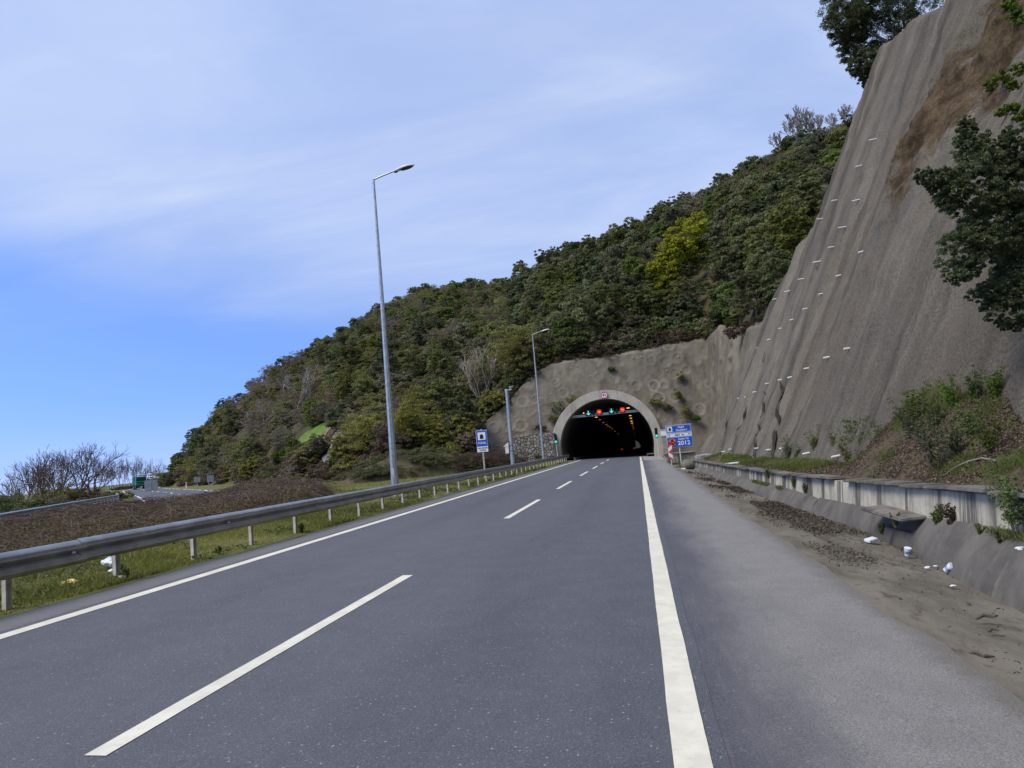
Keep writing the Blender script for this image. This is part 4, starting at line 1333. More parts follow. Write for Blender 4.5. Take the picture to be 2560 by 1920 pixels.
def truck_wheels(root, xs, ys, r=.5):
    for x in xs:
        for y in ys:
            m = MB(); m.tube([(x-.15*(1 if x > 0 else -1), y, r), (x+.15*(1 if x > 0 else -1), y, r)], r, 18); w = m.build('wheel', MAT['rubber'], root)
            m = MB(); m.tube([(x, y, r), (x+.156*(1 if x > 0 else -1), y, r)], r*.52, 14).build('rim', MAT['galv'], w)


def build_tunnel_truck():
    root = empty('box_truck', (-1.68, 118, 0), 'dark box truck with dim red tail lamps inside the tunnel', 'truck')
    MB().box((0, 3.0, 2.35), (2.5, 6.2, 2.7)).build('cargo_box', MAT['dark_metal'], root, False, .04)
    MB().box((-.62, -.12, 2.3), (1.2, .03, 2.5)).box((.62, -.12, 2.3), (1.2, .03, 2.5)).build('rear_door', simple('dark_paint', (.02, .022, .025), None), root)
    MB().box((0, .1, .62), (2.3, .12, .16)).build('bumper', MAT['black'], root)
    MB().box((0, 7.2, 1.75), (2.3, 1.9, 2.5)).build('cab', MAT['dark_metal'], root, False, .06)
    for s in (-1, 1):
        MB().box((s*.98, -.02, .86), (.30, .06, .12)).build('tail_lamp', MAT['tail'], root)
    truck_wheels(root, (-1.02, 1.02), (1.2, 6.8), .48)


build_tunnel_truck()


# ------------------------------------------------------------------ beside the portal, right
def build_portal_side():
    o = MB().box((0, 0, .95), (.72, .9, 2.5)).box((0, .02, 2.28), (.86, 1.0, .16))
    t = o.build('concrete_pillar', MAT['concrete'], None, False, .03); t.location = (3.02, 82.6, -.2); tag(t, 'grey concrete pillar right of the portal behind the traffic light', 'pillar')
    r = empty('equipment_cabinet', (3.02, 82.35, 2.12), 'white cabinet on top of the concrete pillar beside the portal', 'cabinet')
    MB().box((0, 0, .38), (.86, .5, .68)).build('case', MAT['white_plastic'], r, False, .02)
    MB().box((0, -.26, .38), (.74, .02, .56)).build('door', MAT['white'], r); MB().box((0, -.02, .75), (.94, .62, .05)).build('lid', MAT['white_plastic'], r)
    # short stained wall beyond the name board
    w = MB(); w.box((0, 0, .2), (2.4, .30, .75))
    t = w.build('end_wall', m_lowwall(), None, False, .02); t.location = (3.2, 60.5, -.05); t.rotation_euler = (0, 0, .1); tag(t, 'short stained cross wall behind the tunnel name board', 'wall')
    t = MB().box((0, 0, 0), (2.7, .55, .10)).build('coping_slab', MAT['concrete'], None, False, .02); t.location = (3.2, 60.5, .58); t.rotation_euler = (0, 0, .1); tag(t, 'concrete slab lying along the top of the short cross wall', 'slab')
    t = MB().box((0, 0, 0), (.95, 1.3, .28)).build('concrete_block', MAT['concrete'], None, False, .05); t.location = (4.35, 51.4, .34); t.rotation_euler = (.03, -.06, .2); tag(t, 'flat pale concrete block at the far end of the low wall', 'block')
    bm = bmesh.new(); bmesh.ops.create_icosphere(bm, subdivisions=3, radius=.42)
    for v in bm.verts:
        n = 1+.35*float(fbm(v.co.x*2.3+v.co.z, v.co.y*2.3, 101, 3)); v.co = Vector((v.co.x*1.05*n, v.co.y*.9*n, v.co.z*.85*n))
    me = bpy.data.meshes.new('boulder'); bm.to_mesh(me); bm.free(); me.materials.append(simple('boulder_stone', (.13, .115, .09), (.21, .19, .155), 3, .95, 0, .1, .5, 14))
    p = at(1484, 1003, 47.5); t = link('boulder', me); t.location = (p[0], 47.5, -.02); tag(t, 'brown boulder at the foot of the name board beside the wall end', 'boulder')
    for i, (xd, yd, Y, s, lab) in enumerate([(1460, 1005, 49.0, .16, 'small pale stone by the marker post'), (1190+0, 0, 0, 0, '')][:1]):
        t = link('stone', me); p = at(xd, yd, Y); t.location = (p[0], Y, -.1); t.scale = (s*2, s*2, s*1.4); tag(t, lab, 'stone')


build_portal_side()


# ------------------------------------------------------------------ far road on the left, its rail, lorry and signs
FARROAD = [(430, 48), (438, 55), (368, 90), (318, 130), (303, 170), (326, 215), (368, 262), (420, 300)]
_fr = [gpt(x, d) for x, d in FARROAD]
draped('far_road', _fr, 8.6, MAT['asphalt'], .06, 14, 7)


def offset_line(pts, off):
    P = np.array([p[:2] for p in pts]); T = np.gradient(P, axis=0); l = np.hypot(T[:, 0], T[:, 1])
    return np.stack([P[:, 0]-T[:, 1]/l*off, P[:, 1]+T[:, 0]/l*off], 1)


draped('edge_line', offset_line(_fr, 3.7), .22, MAT['paint'], .075, 14, 2)
draped('edge_line', offset_line(_fr, -3.7), .22, MAT['paint'], .075, 14, 2)
_P = np.array([p[:2] for p in _fr]); _d = np.concatenate([[0], np.cumsum(np.hypot(*np.diff(_P, axis=0).T))])
for s0 in np.arange(30, _d[-1]-40, 12):
    q = [(np.interp(s0+k, _d, _P[:, 0]), np.interp(s0+k, _d, _P[:, 1])) for k in (0, 3, 6)]
    draped('lane_line', q, .2, MAT['paint'], .075, 3, 2)
FARRAIL = [gpt(-120, 26), gpt(0, 34), gpt(130, 48), gpt(205, 58), gpt(255, 68), gpt(252, 82), gpt(240, 110), gpt(236, 150)]


def build_far_rail():
    P = np.array(FARRAIL); d = np.concatenate([[0], np.cumsum(np.hypot(*np.diff(P[:, :2], axis=0).T))])
    s = np.arange(0, d[-1], 1.5); x = np.interp(s, d, P[:, 0]); y = np.interp(s, d, P[:, 1]); z = np.interp(s, d, P[:, 2])
    o = Vector((float(x[20]), float(y[20]), float(z[20])))
    root = empty('far_guardrail', o, 'distant steel guardrail curving along the seaward side of the far road', 'guardrail')
    Q = [(a-o.x, b-o.y, c-o.z+.46) for a, b, c in zip(x, y, z)]
    wbeam('rail_beam', Q, MAT['rail'], root)
    Q2 = [(a-o.x, b-o.y, c-o.z+.06) for a, b, c in zip(x, y, z)]
    wbeam('lower_beam', Q2, MAT['rail'], root)
    pm = cpost(.80).mesh('post', MAT['rail_post'])
    for k in range(0, len(s), 1):
        if k > 62: break
        p = link('post', pm, root); p.location = (x[k]-o.x-.06, y[k]-o.y+.02, z[k]-o.z)


build_far_rail()


def build_green_truck():
    p = gpt(304, 172); a = math.atan2(p[0], -p[1])
    root = empty('green_truck', p, 'green dump truck coming round the bend of the far road', 'truck', None, math.atan2(-p[0], p[1])+.10)
    # local -Y is the front
    g = MAT['green_paint']
    c = MB(); c.prism([(-1.2, .95), (1.2, .95), (1.2, 2.0), (1.12, 2.95), (-1.12, 2.95), (-1.2, 2.0)], -.9, .8); cab = c.build('cab', g, root, False, .05)
    MB().prism([(-1.0, 2.02), (1.0, 2.02), (.93, 2.80), (-.93, 2.80)], -.96, -.88).build('windscreen', MAT['glass'], cab)
    MB().prism([(-.8, 1.25), (.8, 1.25), (.8, 1.75), (-.8, 1.75)], -.95, -.88).build('grille', simple('dark_green_grille', (.008, .10, .05), None), cab)
    MB().box((0, -1.0, .72), (2.45, .25, .52)).build('bumper', MAT['black'], root, False, .04)
    for s in (-1, 1):
        MB().box((s*.88, -1.14, .80), (.36, .05, .18)).build('headlight', MAT['glass'], root)
        MB().box((s*1.38, -.75, 2.3), (.16, .12, .50)).tube([(s*1.15, -.7, 2.55), (s*1.36, -.74, 2.5)], .025, 6).build('mirror', MAT['black'], root)
    MB().box((0, -1.14, .62), (.5, .03, .12)).build('number_plate', MAT['white'], root)
    MB().box((0, 3.6, 2.1), (2.5, 5.0, 1.9)).box((0, .55, 3.25), (2.5, 1.3, .14)).build('dump_body', simple('dark_green_body', (.008, .09, .05), (.012, .12, .07)), root, False, .04)
    MB().box((0, 3.0, .85), (.9, 7.5, .3)).build('chassis', MAT['dark_metal'], root)
    truck_wheels(root, (-1.05, 1.05), (.2, 4.0, 5.3), .52)


build_green_truck()


def small_sign(name, xd, depth, w, h, zc, mat, label, cat='sign', rz=0.0, posts=1):
    p = gpt(xd, depth); root = empty(name, p, label, cat, None, math.atan2(-p[0], p[1])+rz)
    MB().box((0, 0, zc), (w, .03, h)).build('panel', mat, root, False, .006)
    for k in range(posts):
        x = 0 if posts == 1 else (-.3+.6*k)*w
        MB().tube([(x, -.05, -.3), (x, -.05, zc+h*.45)], .035, 8).build('post', MAT['galv'], root)
    return root


def sign_depth_z(xd, yd, depth): return float(atd(xd, yd, depth)[2])


_g = float(gpt(326, 62)[2]); small_sign('sign_back', 326, 62, 1.02, .92, sign_depth_z(326, 1049, 62)-_g, MAT['signback'], 'blank grey back of a road sign above the brambles', 'sign', .12)
for xd, yd, w, h, lab in ((426, 1036, .85, .75, 'small pale sign back with a leaning brace by the far road'), (455, 1034, .95, .95, 'small pale square sign back nearer the hill foot')):
    _g = float(gpt(xd, 105)[2]); small_sign('road_sign', xd, 105, w, h, sign_depth_z(xd, yd, 105)-_g, MAT['signback'], lab, 'sign', .2, 1 if xd < 440 else 2)


def marker_post(p, label, h=.9):
    root = empty('marker_post', p, label, 'marker post'); MB().box((0, 0, h/2-.1), (.14, .09, h+.2)).build('shaft', MAT['white_plastic'], root, False, .01)
    MB().box((0, -.05, h*.78), (.08, .012, .14)).build('reflector', MAT['signblack'], root)


marker_post(gpt(402, 120), 'white marker post at the bend of the far road', 1.1)
_h = hit(631, 1021, 40) if hit(631, 1021, 40) is not None else gpt(631, 90)
marker_post(_h, 'white marker post at the foot of the wooded hill', 1.0)
_h = hit(623, 1000, 40)
if _h is not None: marker_post(_h, 'upper white marker post among the bushes on the hill foot', .9)

# old path climbing the hill
pth = [hit(x, y, 40) for x, y in ((668, 1034), (690, 1020), (712, 1004), (718, 988), (706, 972), (690, 958), (684, 946), (700, 934), (716, 926))]
pth = [p for p in pth if p is not None]
MAT['path'] = simple('cracked_path', (.13, .125, .115), (.20, .185, .16), 1.2, .9, 0, .15, .5, 6)
MAT['earth'] = simple('bare_earth', (.14, .105, .07), (.23, .18, .12), .8, .95, 0, .1, .5, 5)
if len(pth) > 4:
    draped('path', pth[:5], [4, 3.6, 3.0, 2.4, 2.0], MAT['path'], .12, 10, 7)
    draped('path', pth[4:], [2.0]+[2.4]*(len(pth)-5), MAT['earth'], .12, 10, 7)


# ------------------------------------------------------------------ litter
def crumple(name, loc, size, mat, label, cat='litter', seed=1, flat=.6):
    bm = bmesh.new(); bmesh.ops.create_icosphere(bm, subdivisions=3, radius=.5)
    for v in bm.verts:
        n = 1+.9*float(fbm(v.co.x*3+seed, v.co.y*3+v.co.z*2, seed, 3)); v.co = Vector((v.co.x*size[0]*n, v.co.y*size[1]*n, max(-.25, v.co.z)*size[2]*n+size[2]*.25))
    me = bpy.data.meshes.new(name); bm.to_mesh(me); bm.free(); me.materials.append(mat)
    o = link(name, me); o.location = loc; return tag(o, label, cat)


def cup(loc, label, rot, mats=('plastic', 'bluecup')):
    root = empty('paper_cup', loc, label, 'cup'); root.rotation_euler = rot
    MB().tube([(0, 0, 0), (0, 0, .02), (0, 0, .11)], [.034, .036, .047], 14).build('cup', MAT[mats[0]], root, True)
    MB().tube([(0, 0, .028), (0, 0, .075)], [.0385, .0445], 14).build('printed_band', MAT[mats[1]], root, True)
    MB().tube([(0, 0, .108), (0, 0, .116)], [.050, .049], 14).build('rim', MAT[mats[0]], root, True)


p = at_z(237, 1224, .32); crumple('plastic_bag', p, (.30, .22, .20), MAT['plastic'], 'crumpled white plastic bag in the grass behind a guardrail post', 'bag', 3)
p = at_z(240, 1238, .30); crumple('paper_scrap', p, (.14, .10, .08), MAT['plastic'], 'small white scrap just below the white plastic bag', 'litter', 5)
p = at_z(264, 1249, .29); crumple('paper_scrap', p, (.15, .10, .05), MAT['plastic'], 'flat white paper in the grass by the asphalt edge', 'litter', 8)
p = at_z(150, 1262, .30); crumple('snack_wrapper', p, (.24, .15, .08), MAT['wrapper'], 'crumpled yellow and white wrapper in the grass under the guardrail', 'wrapper', 13)
p = at_z(1960, 1200, -.24); cup(p+np.array([0, 0, .0]), 'white cup standing in the gutter silt nearer the broken lining', (.25, .1, 0))
p = at_z(2043, 1236, -.26); cup(p+np.array([0, 0, .02]), 'white and blue cup lying at the gutter lining farther right', (.9, .3, .5))
p = at_z(1882, 1170, -.22); o = MB().box((0, 0, .03), (.19, .13, .05)).build('takeaway_box', MAT['plastic'], None, False, .012); o.location = p; o.rotation_euler = (.15, -.1, .5); tag(o, 'small white box lying on the leaf litter in the gutter', 'box')
for i, (xd, yd, z, s, lab) in enumerate([(2003, 1227, -.25, .07, 'small white scrap left of the lying cup'), (2022, 1224, -.25, .055, 'tiny cream scrap just left of the lying cup'), (2058, 1267, -.24, .06, 'white scrap on the bare dirt below the lying cup'),
                                    (1476, 1012+2, -.2, .26, 'white rubbish beside the boulder'), (1802, 1118, -.2, .07, 'yellowish scrap in the gutter by the mossy lining'), (2203, 1187, .3, .07, 'white scrap on the ledge at the low wall foot')]):
    crumple('paper_scrap', at_z(xd, yd, z), (s*1.1, s*.75, s*.45), MAT['plastic' if i != 4 else 'wrapper'], lab, 'litter', 20+i)
p = at_z(1583, 998, .3); crumple('white_rag', (4.3, p[1]*.0+33.5, .40), (.9, .5, .08), MAT['plastic'], 'flattened white rag on the far part of the low wall top', 'rag', 31)
for i, (xd, yd, L_, a, lab) in enumerate([(2135, 1337, .22, .2, 'dark curled bark strip on the gutter dirt'), (2115, 1421, .20, -.5, 'black rubber strip on the dirt near the bottom right'), (1895, 1108, .9, .5, 'dark broken branch in the gutter by the mossy lining'), (2150, 1366, .10, .1, 'short dark stick on the gutter dirt')]):
    p = at_z(xd, yd, -.18)
    m = MB(); m.tube([(-L_/2, 0, .01), (-L_*.1, .03, .03), (L_*.2, -.02, .025), (L_/2, .03, .012)], [.012, .02, .016, .006], 6)
    if L_ > .5: m.tube([(-.1, 0, .03), (.15, .2, .09), (.3, .25, .1)], [.012, .008, .004], 5)
    o = m.build('stick', MAT['bark'], None, True); o.location = p; o.rotation_euler = (0, 0, a); tag(o, lab, 'stick')


# ------------------------------------------------------------------ vegetation builders
def leaf_quads(C, N_, size, asp=.55, r=rng):
    """rhombic leaves at C facing N_"""
    n = len(C); N_ = N_/np.linalg.norm(N_, axis=1, keepdims=True)
    a = r.normal(size=(n, 3)); a -= N_*(a*N_).sum(1, keepdims=True); a /= np.linalg.norm(a, axis=1, keepdims=True)
    b = np.cross(N_, a); sz = (size*r.uniform(.65, 1.35, n))[:, None]
    V = np.stack([C-a*sz, C+b*sz*asp+N_*sz*.12, C+a*sz, C-b*sz*asp+N_*sz*.12], 1).reshape(-1, 3)
    return V, np.arange(4*n).reshape(-1, 4)


def crown(rx, ry, rz, nclump, nleaf, leaf, seed, csize=.26, shell=.55, lump=.28, flat=.75, low=-.55, dead=0.0, asp=.55, up=.35):
    """leaf clumps through an uneven crown, centred on the origin"""
    r = np.random.default_rng(seed)
    d = r.normal(size=(nclump*3, 3)); d /= np.linalg.norm(d, axis=1, keepdims=True)
    d = d[d[:, 2] > low][:nclump]
    n = len(d)
    k = r.normal(size=(7, 3)); k /= np.linalg.norm(k, axis=1, keepdims=True); am = r.uniform(-1, 1, 7)
    lob = 1+lump*(np.clip(d@k.T, 0, 1)**3@am)
    rad = (shell+(1-shell)*r.random(n)**.6)*lob
    cc = d*rad[:, None]*np.array([rx, ry, rz])
    cs = csize*(rx+ry+rz)/3*r.uniform(.55, 1.3, n)
    ct = r.random(n); cd = (r.random(n) < dead).astype(float)
    C = []; NN = []; T = []; D = []
    for i in range(n):
        m = int(nleaf*r.uniform(.5, 1.4))
        q = r.normal(size=(m, 3)); q /= np.linalg.norm(q, axis=1, keepdims=True)
        q[:, 2] = np.where(q[:, 2] < -.3, -q[:, 2]*.6, q[:, 2])
        p = q*(cs[i]*r.uniform(.45, 1.05, m)**.8)[:, None]*np.array([1, 1, flat])
        C.append(cc[i]+p); NN.append(q*.8+np.array([0, 0, up])+r.normal(size=(m, 3))*.55)
        T.append(np.clip(.6*ct[i]+.4*r.random(m), 0, 1)); D.append(np.full(m, cd[i]))
    V, F = leaf_quads(np.concatenate(C), np.concatenate(NN), leaf, asp, r)
    return V, F, np.concatenate(T), np.concatenate(D)


def leaf_mesh(name, parts, mat):
    V = []; F = []; T = []; D = []; b = 0
    for v, f, t, d in parts:
        V.append(v); F.append(f+b); T.append(t); D.append(d); b += len(v)
    return np_mesh(name, np.concatenate(V), np.concatenate(F), mat, False, {'tint': ('FACE', np.concatenate(T)), 'dead': ('FACE', np.concatenate(D))})


def shift(p, off): return (p[0]+np.array(off), p[1], p[2], p[3])


def branches(seed, h, r0, levels=5, spread=.55, n0=1, split=(2, 3), up=.25, ratio=.74, trunk=.3, wob=.12):
    """list of tapered segments of a leafless tree"""
    r = random.Random(seed); seg = []

    def grow(p, d, L_, rad, lev):
        n = 3 if lev < 3 else 2; q = p
        for i in range(n):
            d = (d+Vector((r.gauss(0, wob), r.gauss(0, wob), r.gauss(0, wob*.6)+up*.15))).normalized()
            e = q+d*(L_/n); r1 = rad*(1-.30*(i+1)/n); seg.append((q, e, rad*(1-.30*i/n), r1, lev)); q = e
            if 0 < lev < levels and r.random() < .5:
                side(q, d, L_*.62, r1*.55, lev+1)
        if lev < levels:
            for _ in range(r.randint(*split)): side(q, d, L_*ratio*r.uniform(.8, 1.15), rad*.62, lev+1)

    def side(q, d, L_, rad, lev):
        a = Vector((r.gauss(0, 1), r.gauss(0, 1), r.gauss(0, .7))); a = (a-d*a.dot(d)).normalized()
        grow(q, (d+a*spread*r.uniform(.5, 1.4)+Vector((0, 0, up*.4))).normalized(), L_, max(rad, .008), lev)
    for k in range(n0):
        a = 2*math.pi*k/n0+r.random(); t = .0 if n0 == 1 else .38
        grow(Vector((0, 0, -.3)), Vector((math.cos(a)*t+r.gauss(0, .05), math.sin(a)*t+r.gauss(0, .05), 1)).normalized(), h*trunk, r0*(1 if n0 == 1 else .6), 0)
    return seg


def seg_mesh(name, seg, mat, minr=.0, lev0=0, lev1=99):
    V = []; F = []; b = 0
    for p, q, a, c, lev in seg:
        if not lev0 <= lev <= lev1: continue
        k = 6 if lev < 2 else (4 if lev < 4 else 3)
        d = (q-p).normalized(); u = d.orthogonal().normalized(); w = d.cross(u)
        for cen, rad in ((p, max(a, minr)), (q, max(c, minr*.8))):
            for i in range(k):
                t = 2*math.pi*i/k; V.append(cen+(u*math.cos(t)+w*math.sin(t))*rad)
        for i in range(k): F.append((b+i, b+(i+1) % k, b+k+(i+1) % k, b+k+i))
        b += 2*k
    return np_mesh(name, np.array([tuple(v) for v in V]), np.array(F), mat, True)


def trunk_mesh(h, r0, spread, seed, mat, n=5):
    r = random.Random(seed); m = MB(); top = Vector((r.uniform(-.3, .3), r.uniform(-.3, .3), h*.55))
    m.tube([(0, 0, -.6), (0, 0, .3), tuple(top*.55), tuple(top)], [r0*1.25, r0, r0*.85, r0*.6], 7)
    for k in range(n):
        a = 2*math.pi*(k+r.random()*.6)/n; s = top*r.uniform(.55, 1.0); e = Vector((math.cos(a)*spread, math.sin(a)*spread, h*r.uniform(.55, .9)))
        m.tube([tuple(s), tuple(s.lerp(e, .5)+Vector((0, 0, .2))), tuple(e)], [r0*.5, r0*.3, r0*.1], 5, False)
    return m.mesh('trunk', mat, True)


# ------------------------------------------------------------------ the wood on the hill
def make_kind(name, crown_me, trunk_me): return (name, crown_me, trunk_me)


KINDS = {}
sd = 100
for k in range(4):        # dark round evergreen
    sd += 1; KINDS['e%d' % k] = ('evergreen_tree', leaf_mesh('crown', [shift(crown(2.6, 2.6, 2.6, 85, 62, .15, sd, dead=.03, lump=.5, csize=.23, low=-.9), (0, 0, 2.5)), shift(crown(1.6, 1.6, 1.4, 30, 56, .15, sd+50, lump=.5), (rnd.uniform(-.9, .9), rnd.uniform(-.9, .9), 4.7))], MAT['evergreen']), trunk_mesh(4.6, .17, 1.5, sd, MAT['bark']))
for k in range(3):        # grey green bushy
    sd += 1; KINDS['g%d' % k] = ('bushy_tree', leaf_mesh('crown', [shift(crown(2.4, 2.4, 2.1, 95, 60, .135, sd, dead=.08, lump=.55, csize=.22, low=-.9), (0, 0, 1.9))], MAT['grey_green']), trunk_mesh(3.6, .13, 1.4, sd, MAT['bark']))
for k in range(2):        # olive spring tree
    sd += 1; KINDS['o%d' % k] = ('olive_tree', leaf_mesh('crown', [shift(crown(2.3, 2.3, 2.3, 80, 46, .105, sd, .28, .3, .55, low=-.9), (0, 0, 2.4))], MAT['olive']), trunk_mesh(4.4, .11, 1.5, sd, MAT['bark_brown'], 7))
for k in range(2):        # brown budding
    sd += 1; KINDS['b%d' % k] = ('budding_tree', leaf_mesh('crown', [shift(crown(2.3, 2.3, 2.2, 80, 42, .09, sd, .28, .3, .5, low=-.9), (0, 0, 2.5))], MAT['brownish']), trunk_mesh(4.8, .10, 1.6, sd, MAT['bark_grey'], 8))


def put_tree(kind, p, s, label, group, rz=None, sz=1.0, sink=.25):
    nm, cm, tm = KINDS[kind]
    o = empty(nm, (p[0], p[1], p[2]-sink*s), label, 'tree', group, rnd.uniform(0, 6.28) if rz is None else rz)
    o.scale = (s, s, s*sz)
    link('trunk', tm, o); link('crown', cm, o)
    return o


def visible_xy(x, y, z):
    P = np.array([x, y, z])-EYE; d = P@_F
    if d < 1: return None
    return ((1280+FPX*(P@CI)/d)/S, (960-FPX*(P@CJ)/d)/S)


CLEAR = [pt[:2] for pt in pth]


def plant_wood():
    spots = []
    r = 60.0
    while r < 300:
        st = 3.3+.0135*(r-70)
        n = int(R(75)*r/st)
        for i in range(n):
            a = -38+75*(i+rnd.uniform(.1, .9))/n; rr = r+rnd.uniform(-.5, .5)*st
            fr = float(np.interp(a, FA, FR)); rd = float(np.interp(a, AZ_T, RR_T))
            if a < AZ_T[1]-.5 or rr < fr+1.3 or rr > rd+7: continue
            x, y = rr*math.sin(R(a)), rr*math.cos(R(a)); z = float(G(x, y))
            v = visible_xy(x, y, z+3)
            if v is None or v[0] < 300 or v[0] > 1900 or v[1] < -60: continue
            if x > 5 and y < 62: continue
            if min((x-c[0])**2+(y-c[1])**2 for c in CLEAR) < 3.0**2: continue
            # hidden behind the big slope
            sx = np.interp(v[1], [0, 90, 260, 450, 580, 700, 900], [1960, 1905, 1850, 1780, 1700, 1650, 1560])
            if v[0] > sx+45: continue
            spots.append((rr, x, y, z, v, (rr-fr)/(rd-fr)))
        r += st*.92
    # keep only what no nearer ground hides
    keep = []
    for s in spots:
        d = np.array([s[1], s[2], s[3]+4.0])-EYE; t = np.linspace(.25, .97, 60); P = EYE+t[:, None]*d
        if (G(P[:, 0], P[:, 1])[t*s[0] > 60] > P[:, 2][t*s[0] > 60]+1.0).any(): continue
        keep.append(s)
    keep.sort(key=lambda s: s[0])
    return keep


SPOTS = plant_wood()
LAB = {'evergreen_tree': 'dark green dense evergreen in the wood on the hillside', 'bushy_tree': 'grey green bushy tree with rusty patches in the hillside wood',
       'olive_tree': 'yellowish olive spring tree in the hillside wood', 'budding_tree': 'brown leafless budding tree in the hillside wood'}
GRP = {'evergreen_tree': 'dark evergreens in the hillside wood', 'bushy_tree': 'grey green trees in the hillside wood', 'olive_tree': 'olive trees in the hillside wood', 'budding_tree': 'brown budding trees in the hillside wood'}


def pick_kind(v, t, rr):
    n = float(fbm(v[0]/150., v[1]/110., 201, 3)); u = rnd.random()
    ridge = t > .80 and v[0] < 1000
    far_right = v[0] > 1480 and t > .55
    if ridge: w = (.22, .28, .20, .30)
    elif far_right: w = (.30, .22, .10, .38)
    elif v[0] < 620: w = (.32, .28, .22, .18)
    elif v[0] > 1100: w = (.78, .18, .02, .02)
    else: w = (.36, .34, .18, .12)
    e, g, o, b = w; e *= max(.1, 1+n*1.2); b *= max(.1, 1-n*1.5); tot = e+g+o+b; u *= tot
    if u < e: return 'e%d' % rnd.randrange(4)
    if u < e+g: return 'g%d' % rnd.randrange(3)
    if u < e+g+o: return 'o%d' % rnd.randrange(2)
    return 'b%d' % rnd.randrange(2)


FARPTS = []
counts = {}
_yb = hit(1440, 632, 60); _yr = math.hypot(_yb[0], _yb[1])
_ro = [math.hypot(*hit(*q, 50)[:2])+.6 for q in ((1122, 838), (1040, 872), (890, 985), (800, 1000))]
KEEP_CLEAR = [(1388, 470, 1545, 626, _yr+4), (1430, 420, 1530, 480, _yr+4), (1060, 690, 1200, 850, _ro[0]), (975, 755, 1078, 885, _ro[1]), (845, 850, 935, 1000, _ro[2]), (745, 880, 850, 1000, _ro[3])]
for s in SPOTS:
    rr, x, y, z, v, t = s
    if any(a < v[0] < c and b < v[1] < d and rr < lim for a, b, c, d, lim in KEEP_CLEAR): continue
    k = pick_kind(v, t, rr)
    if 520 < v[0] < 690 and 770 < v[1] < 950 and rnd.random() < .5: k = 'b%d' % rnd.randrange(2)
    nm = KINDS[k][0]
    sc = rnd.uniform(.62, 1.12)*(.92 if rr < 200 else .86)
    if v[0] > 1090 and rr < 190: sc *= 1.12
    counts[nm] = counts.get(nm, 0)+1
    lim = {'evergreen_tree': 285, 'bushy_tree': 130, 'olive_tree': 60, 'budding_tree': 90}[nm]
    if counts[nm] <= lim:
        put_tree(k, (x, y, z), sc, LAB[nm], GRP[nm], None, rnd.uniform(.85, 1.2))
    else:
        FARPTS.append((x, y, z-.3, k, sc, rnd.uniform(0, 6.28)))
print('WOOD', len(SPOTS), counts, 'far', len(FARPTS))


def far_wood():
    """the rest of the wood, read as one mass: instances on points"""
    if not FARPTS: return
    keys = sorted(KINDS)
    colx = bpy.data.collections.new('wood_sources')
    for k in keys:
        o = bpy.data.objects.new('wood_'+k, KINDS[k][1]); colx.objects.link(o)
    me = bpy.data.meshes.new('far_wood'); n = len(FARPTS)
    me.vertices.add(n); me.vertices.foreach_set('co', np.array([p[:3] for p in FARPTS], np.float32).ravel())
    order = sorted('wood_'+k for k in keys)
    a = me.attributes.new('pick', 'INT', 'POINT'); a.data.foreach_set('value', np.array([order.index('wood_'+p[3]) for p in FARPTS], np.int32))
    a = me.attributes.new('size', 'FLOAT', 'POINT'); a.data.foreach_set('value', np.array([p[4] for p in FARPTS], np.float32))
    a = me.attributes.new('turn', 'FLOAT', 'POINT'); a.data.foreach_set('value', np.array([p[5] for p in FARPTS], np.float32))
    o = link('far_wood', me); tag(o, 'distant dense mixed wood clothing the upper hillside up to the ridge', 'wood', None, 'stuff')
    ng = bpy.data.node_groups.new('far_wood', 'GeometryNodeTree')
    ng.interface.new_socket('Geometry', in_out='INPUT', socket_type='NodeSocketGeometry'); ng.interface.new_socket('Geometry', in_out='OUTPUT', socket_type='NodeSocketGeometry')
    N = ng.nodes.new; L = ng.links.new
    gi_, go = N('NodeGroupInput'), N('NodeGroupOutput')
    ci = N('GeometryNodeCollectionInfo'); ci.inputs['Collection'].default_value = colx; ci.inputs['Separate Children'].default_value = True; ci.inputs['Reset Children'].default_value = True
    ip = N('GeometryNodeInstanceOnPoints'); ip.inputs['Pick Instance'].default_value = True
    def at_(name, ty):
        q = N('GeometryNodeInputNamedAttribute'); q.data_type = ty; q.inputs['Name'].default_value = name; return q.outputs['Attribute']
    cx = N('ShaderNodeCombineXYZ'); L(at_('turn', 'FLOAT'), cx.inputs[2]); e2r = N('FunctionNodeEulerToRotation'); L(cx.outputs[0], e2r.inputs[0])
    L(gi_.outputs[0], ip.inputs['Points']); L(ci.outputs[0], ip.inputs['Instance']); L(at_('pick', 'INT'), ip.inputs['Instance Index'])
    L(e2r.outputs[0], ip.inputs['Rotation']); L(at_('size', 'FLOAT'), ip.inputs['Scale']); L(ip.outputs[0], go.inputs[0])
    md = o.modifiers.new('wood', 'NODES'); md.node_group = ng


far_wood()


# ------------------------------------------------------------------ singled-out trees and shrubs
def special(name, loc, label, parts, mat, group=None, trunk=None, cat='tree'):
    o = empty(name, loc, label, cat, group)
    if trunk: link('trunk', trunk, o)
    link('crown' if cat == 'tree' else 'foliage', leaf_mesh('crown', parts, mat), o)
    return o


def px_m(px, p): return px*S/FPX*float((np.asarray(p)-EYE)@_F)


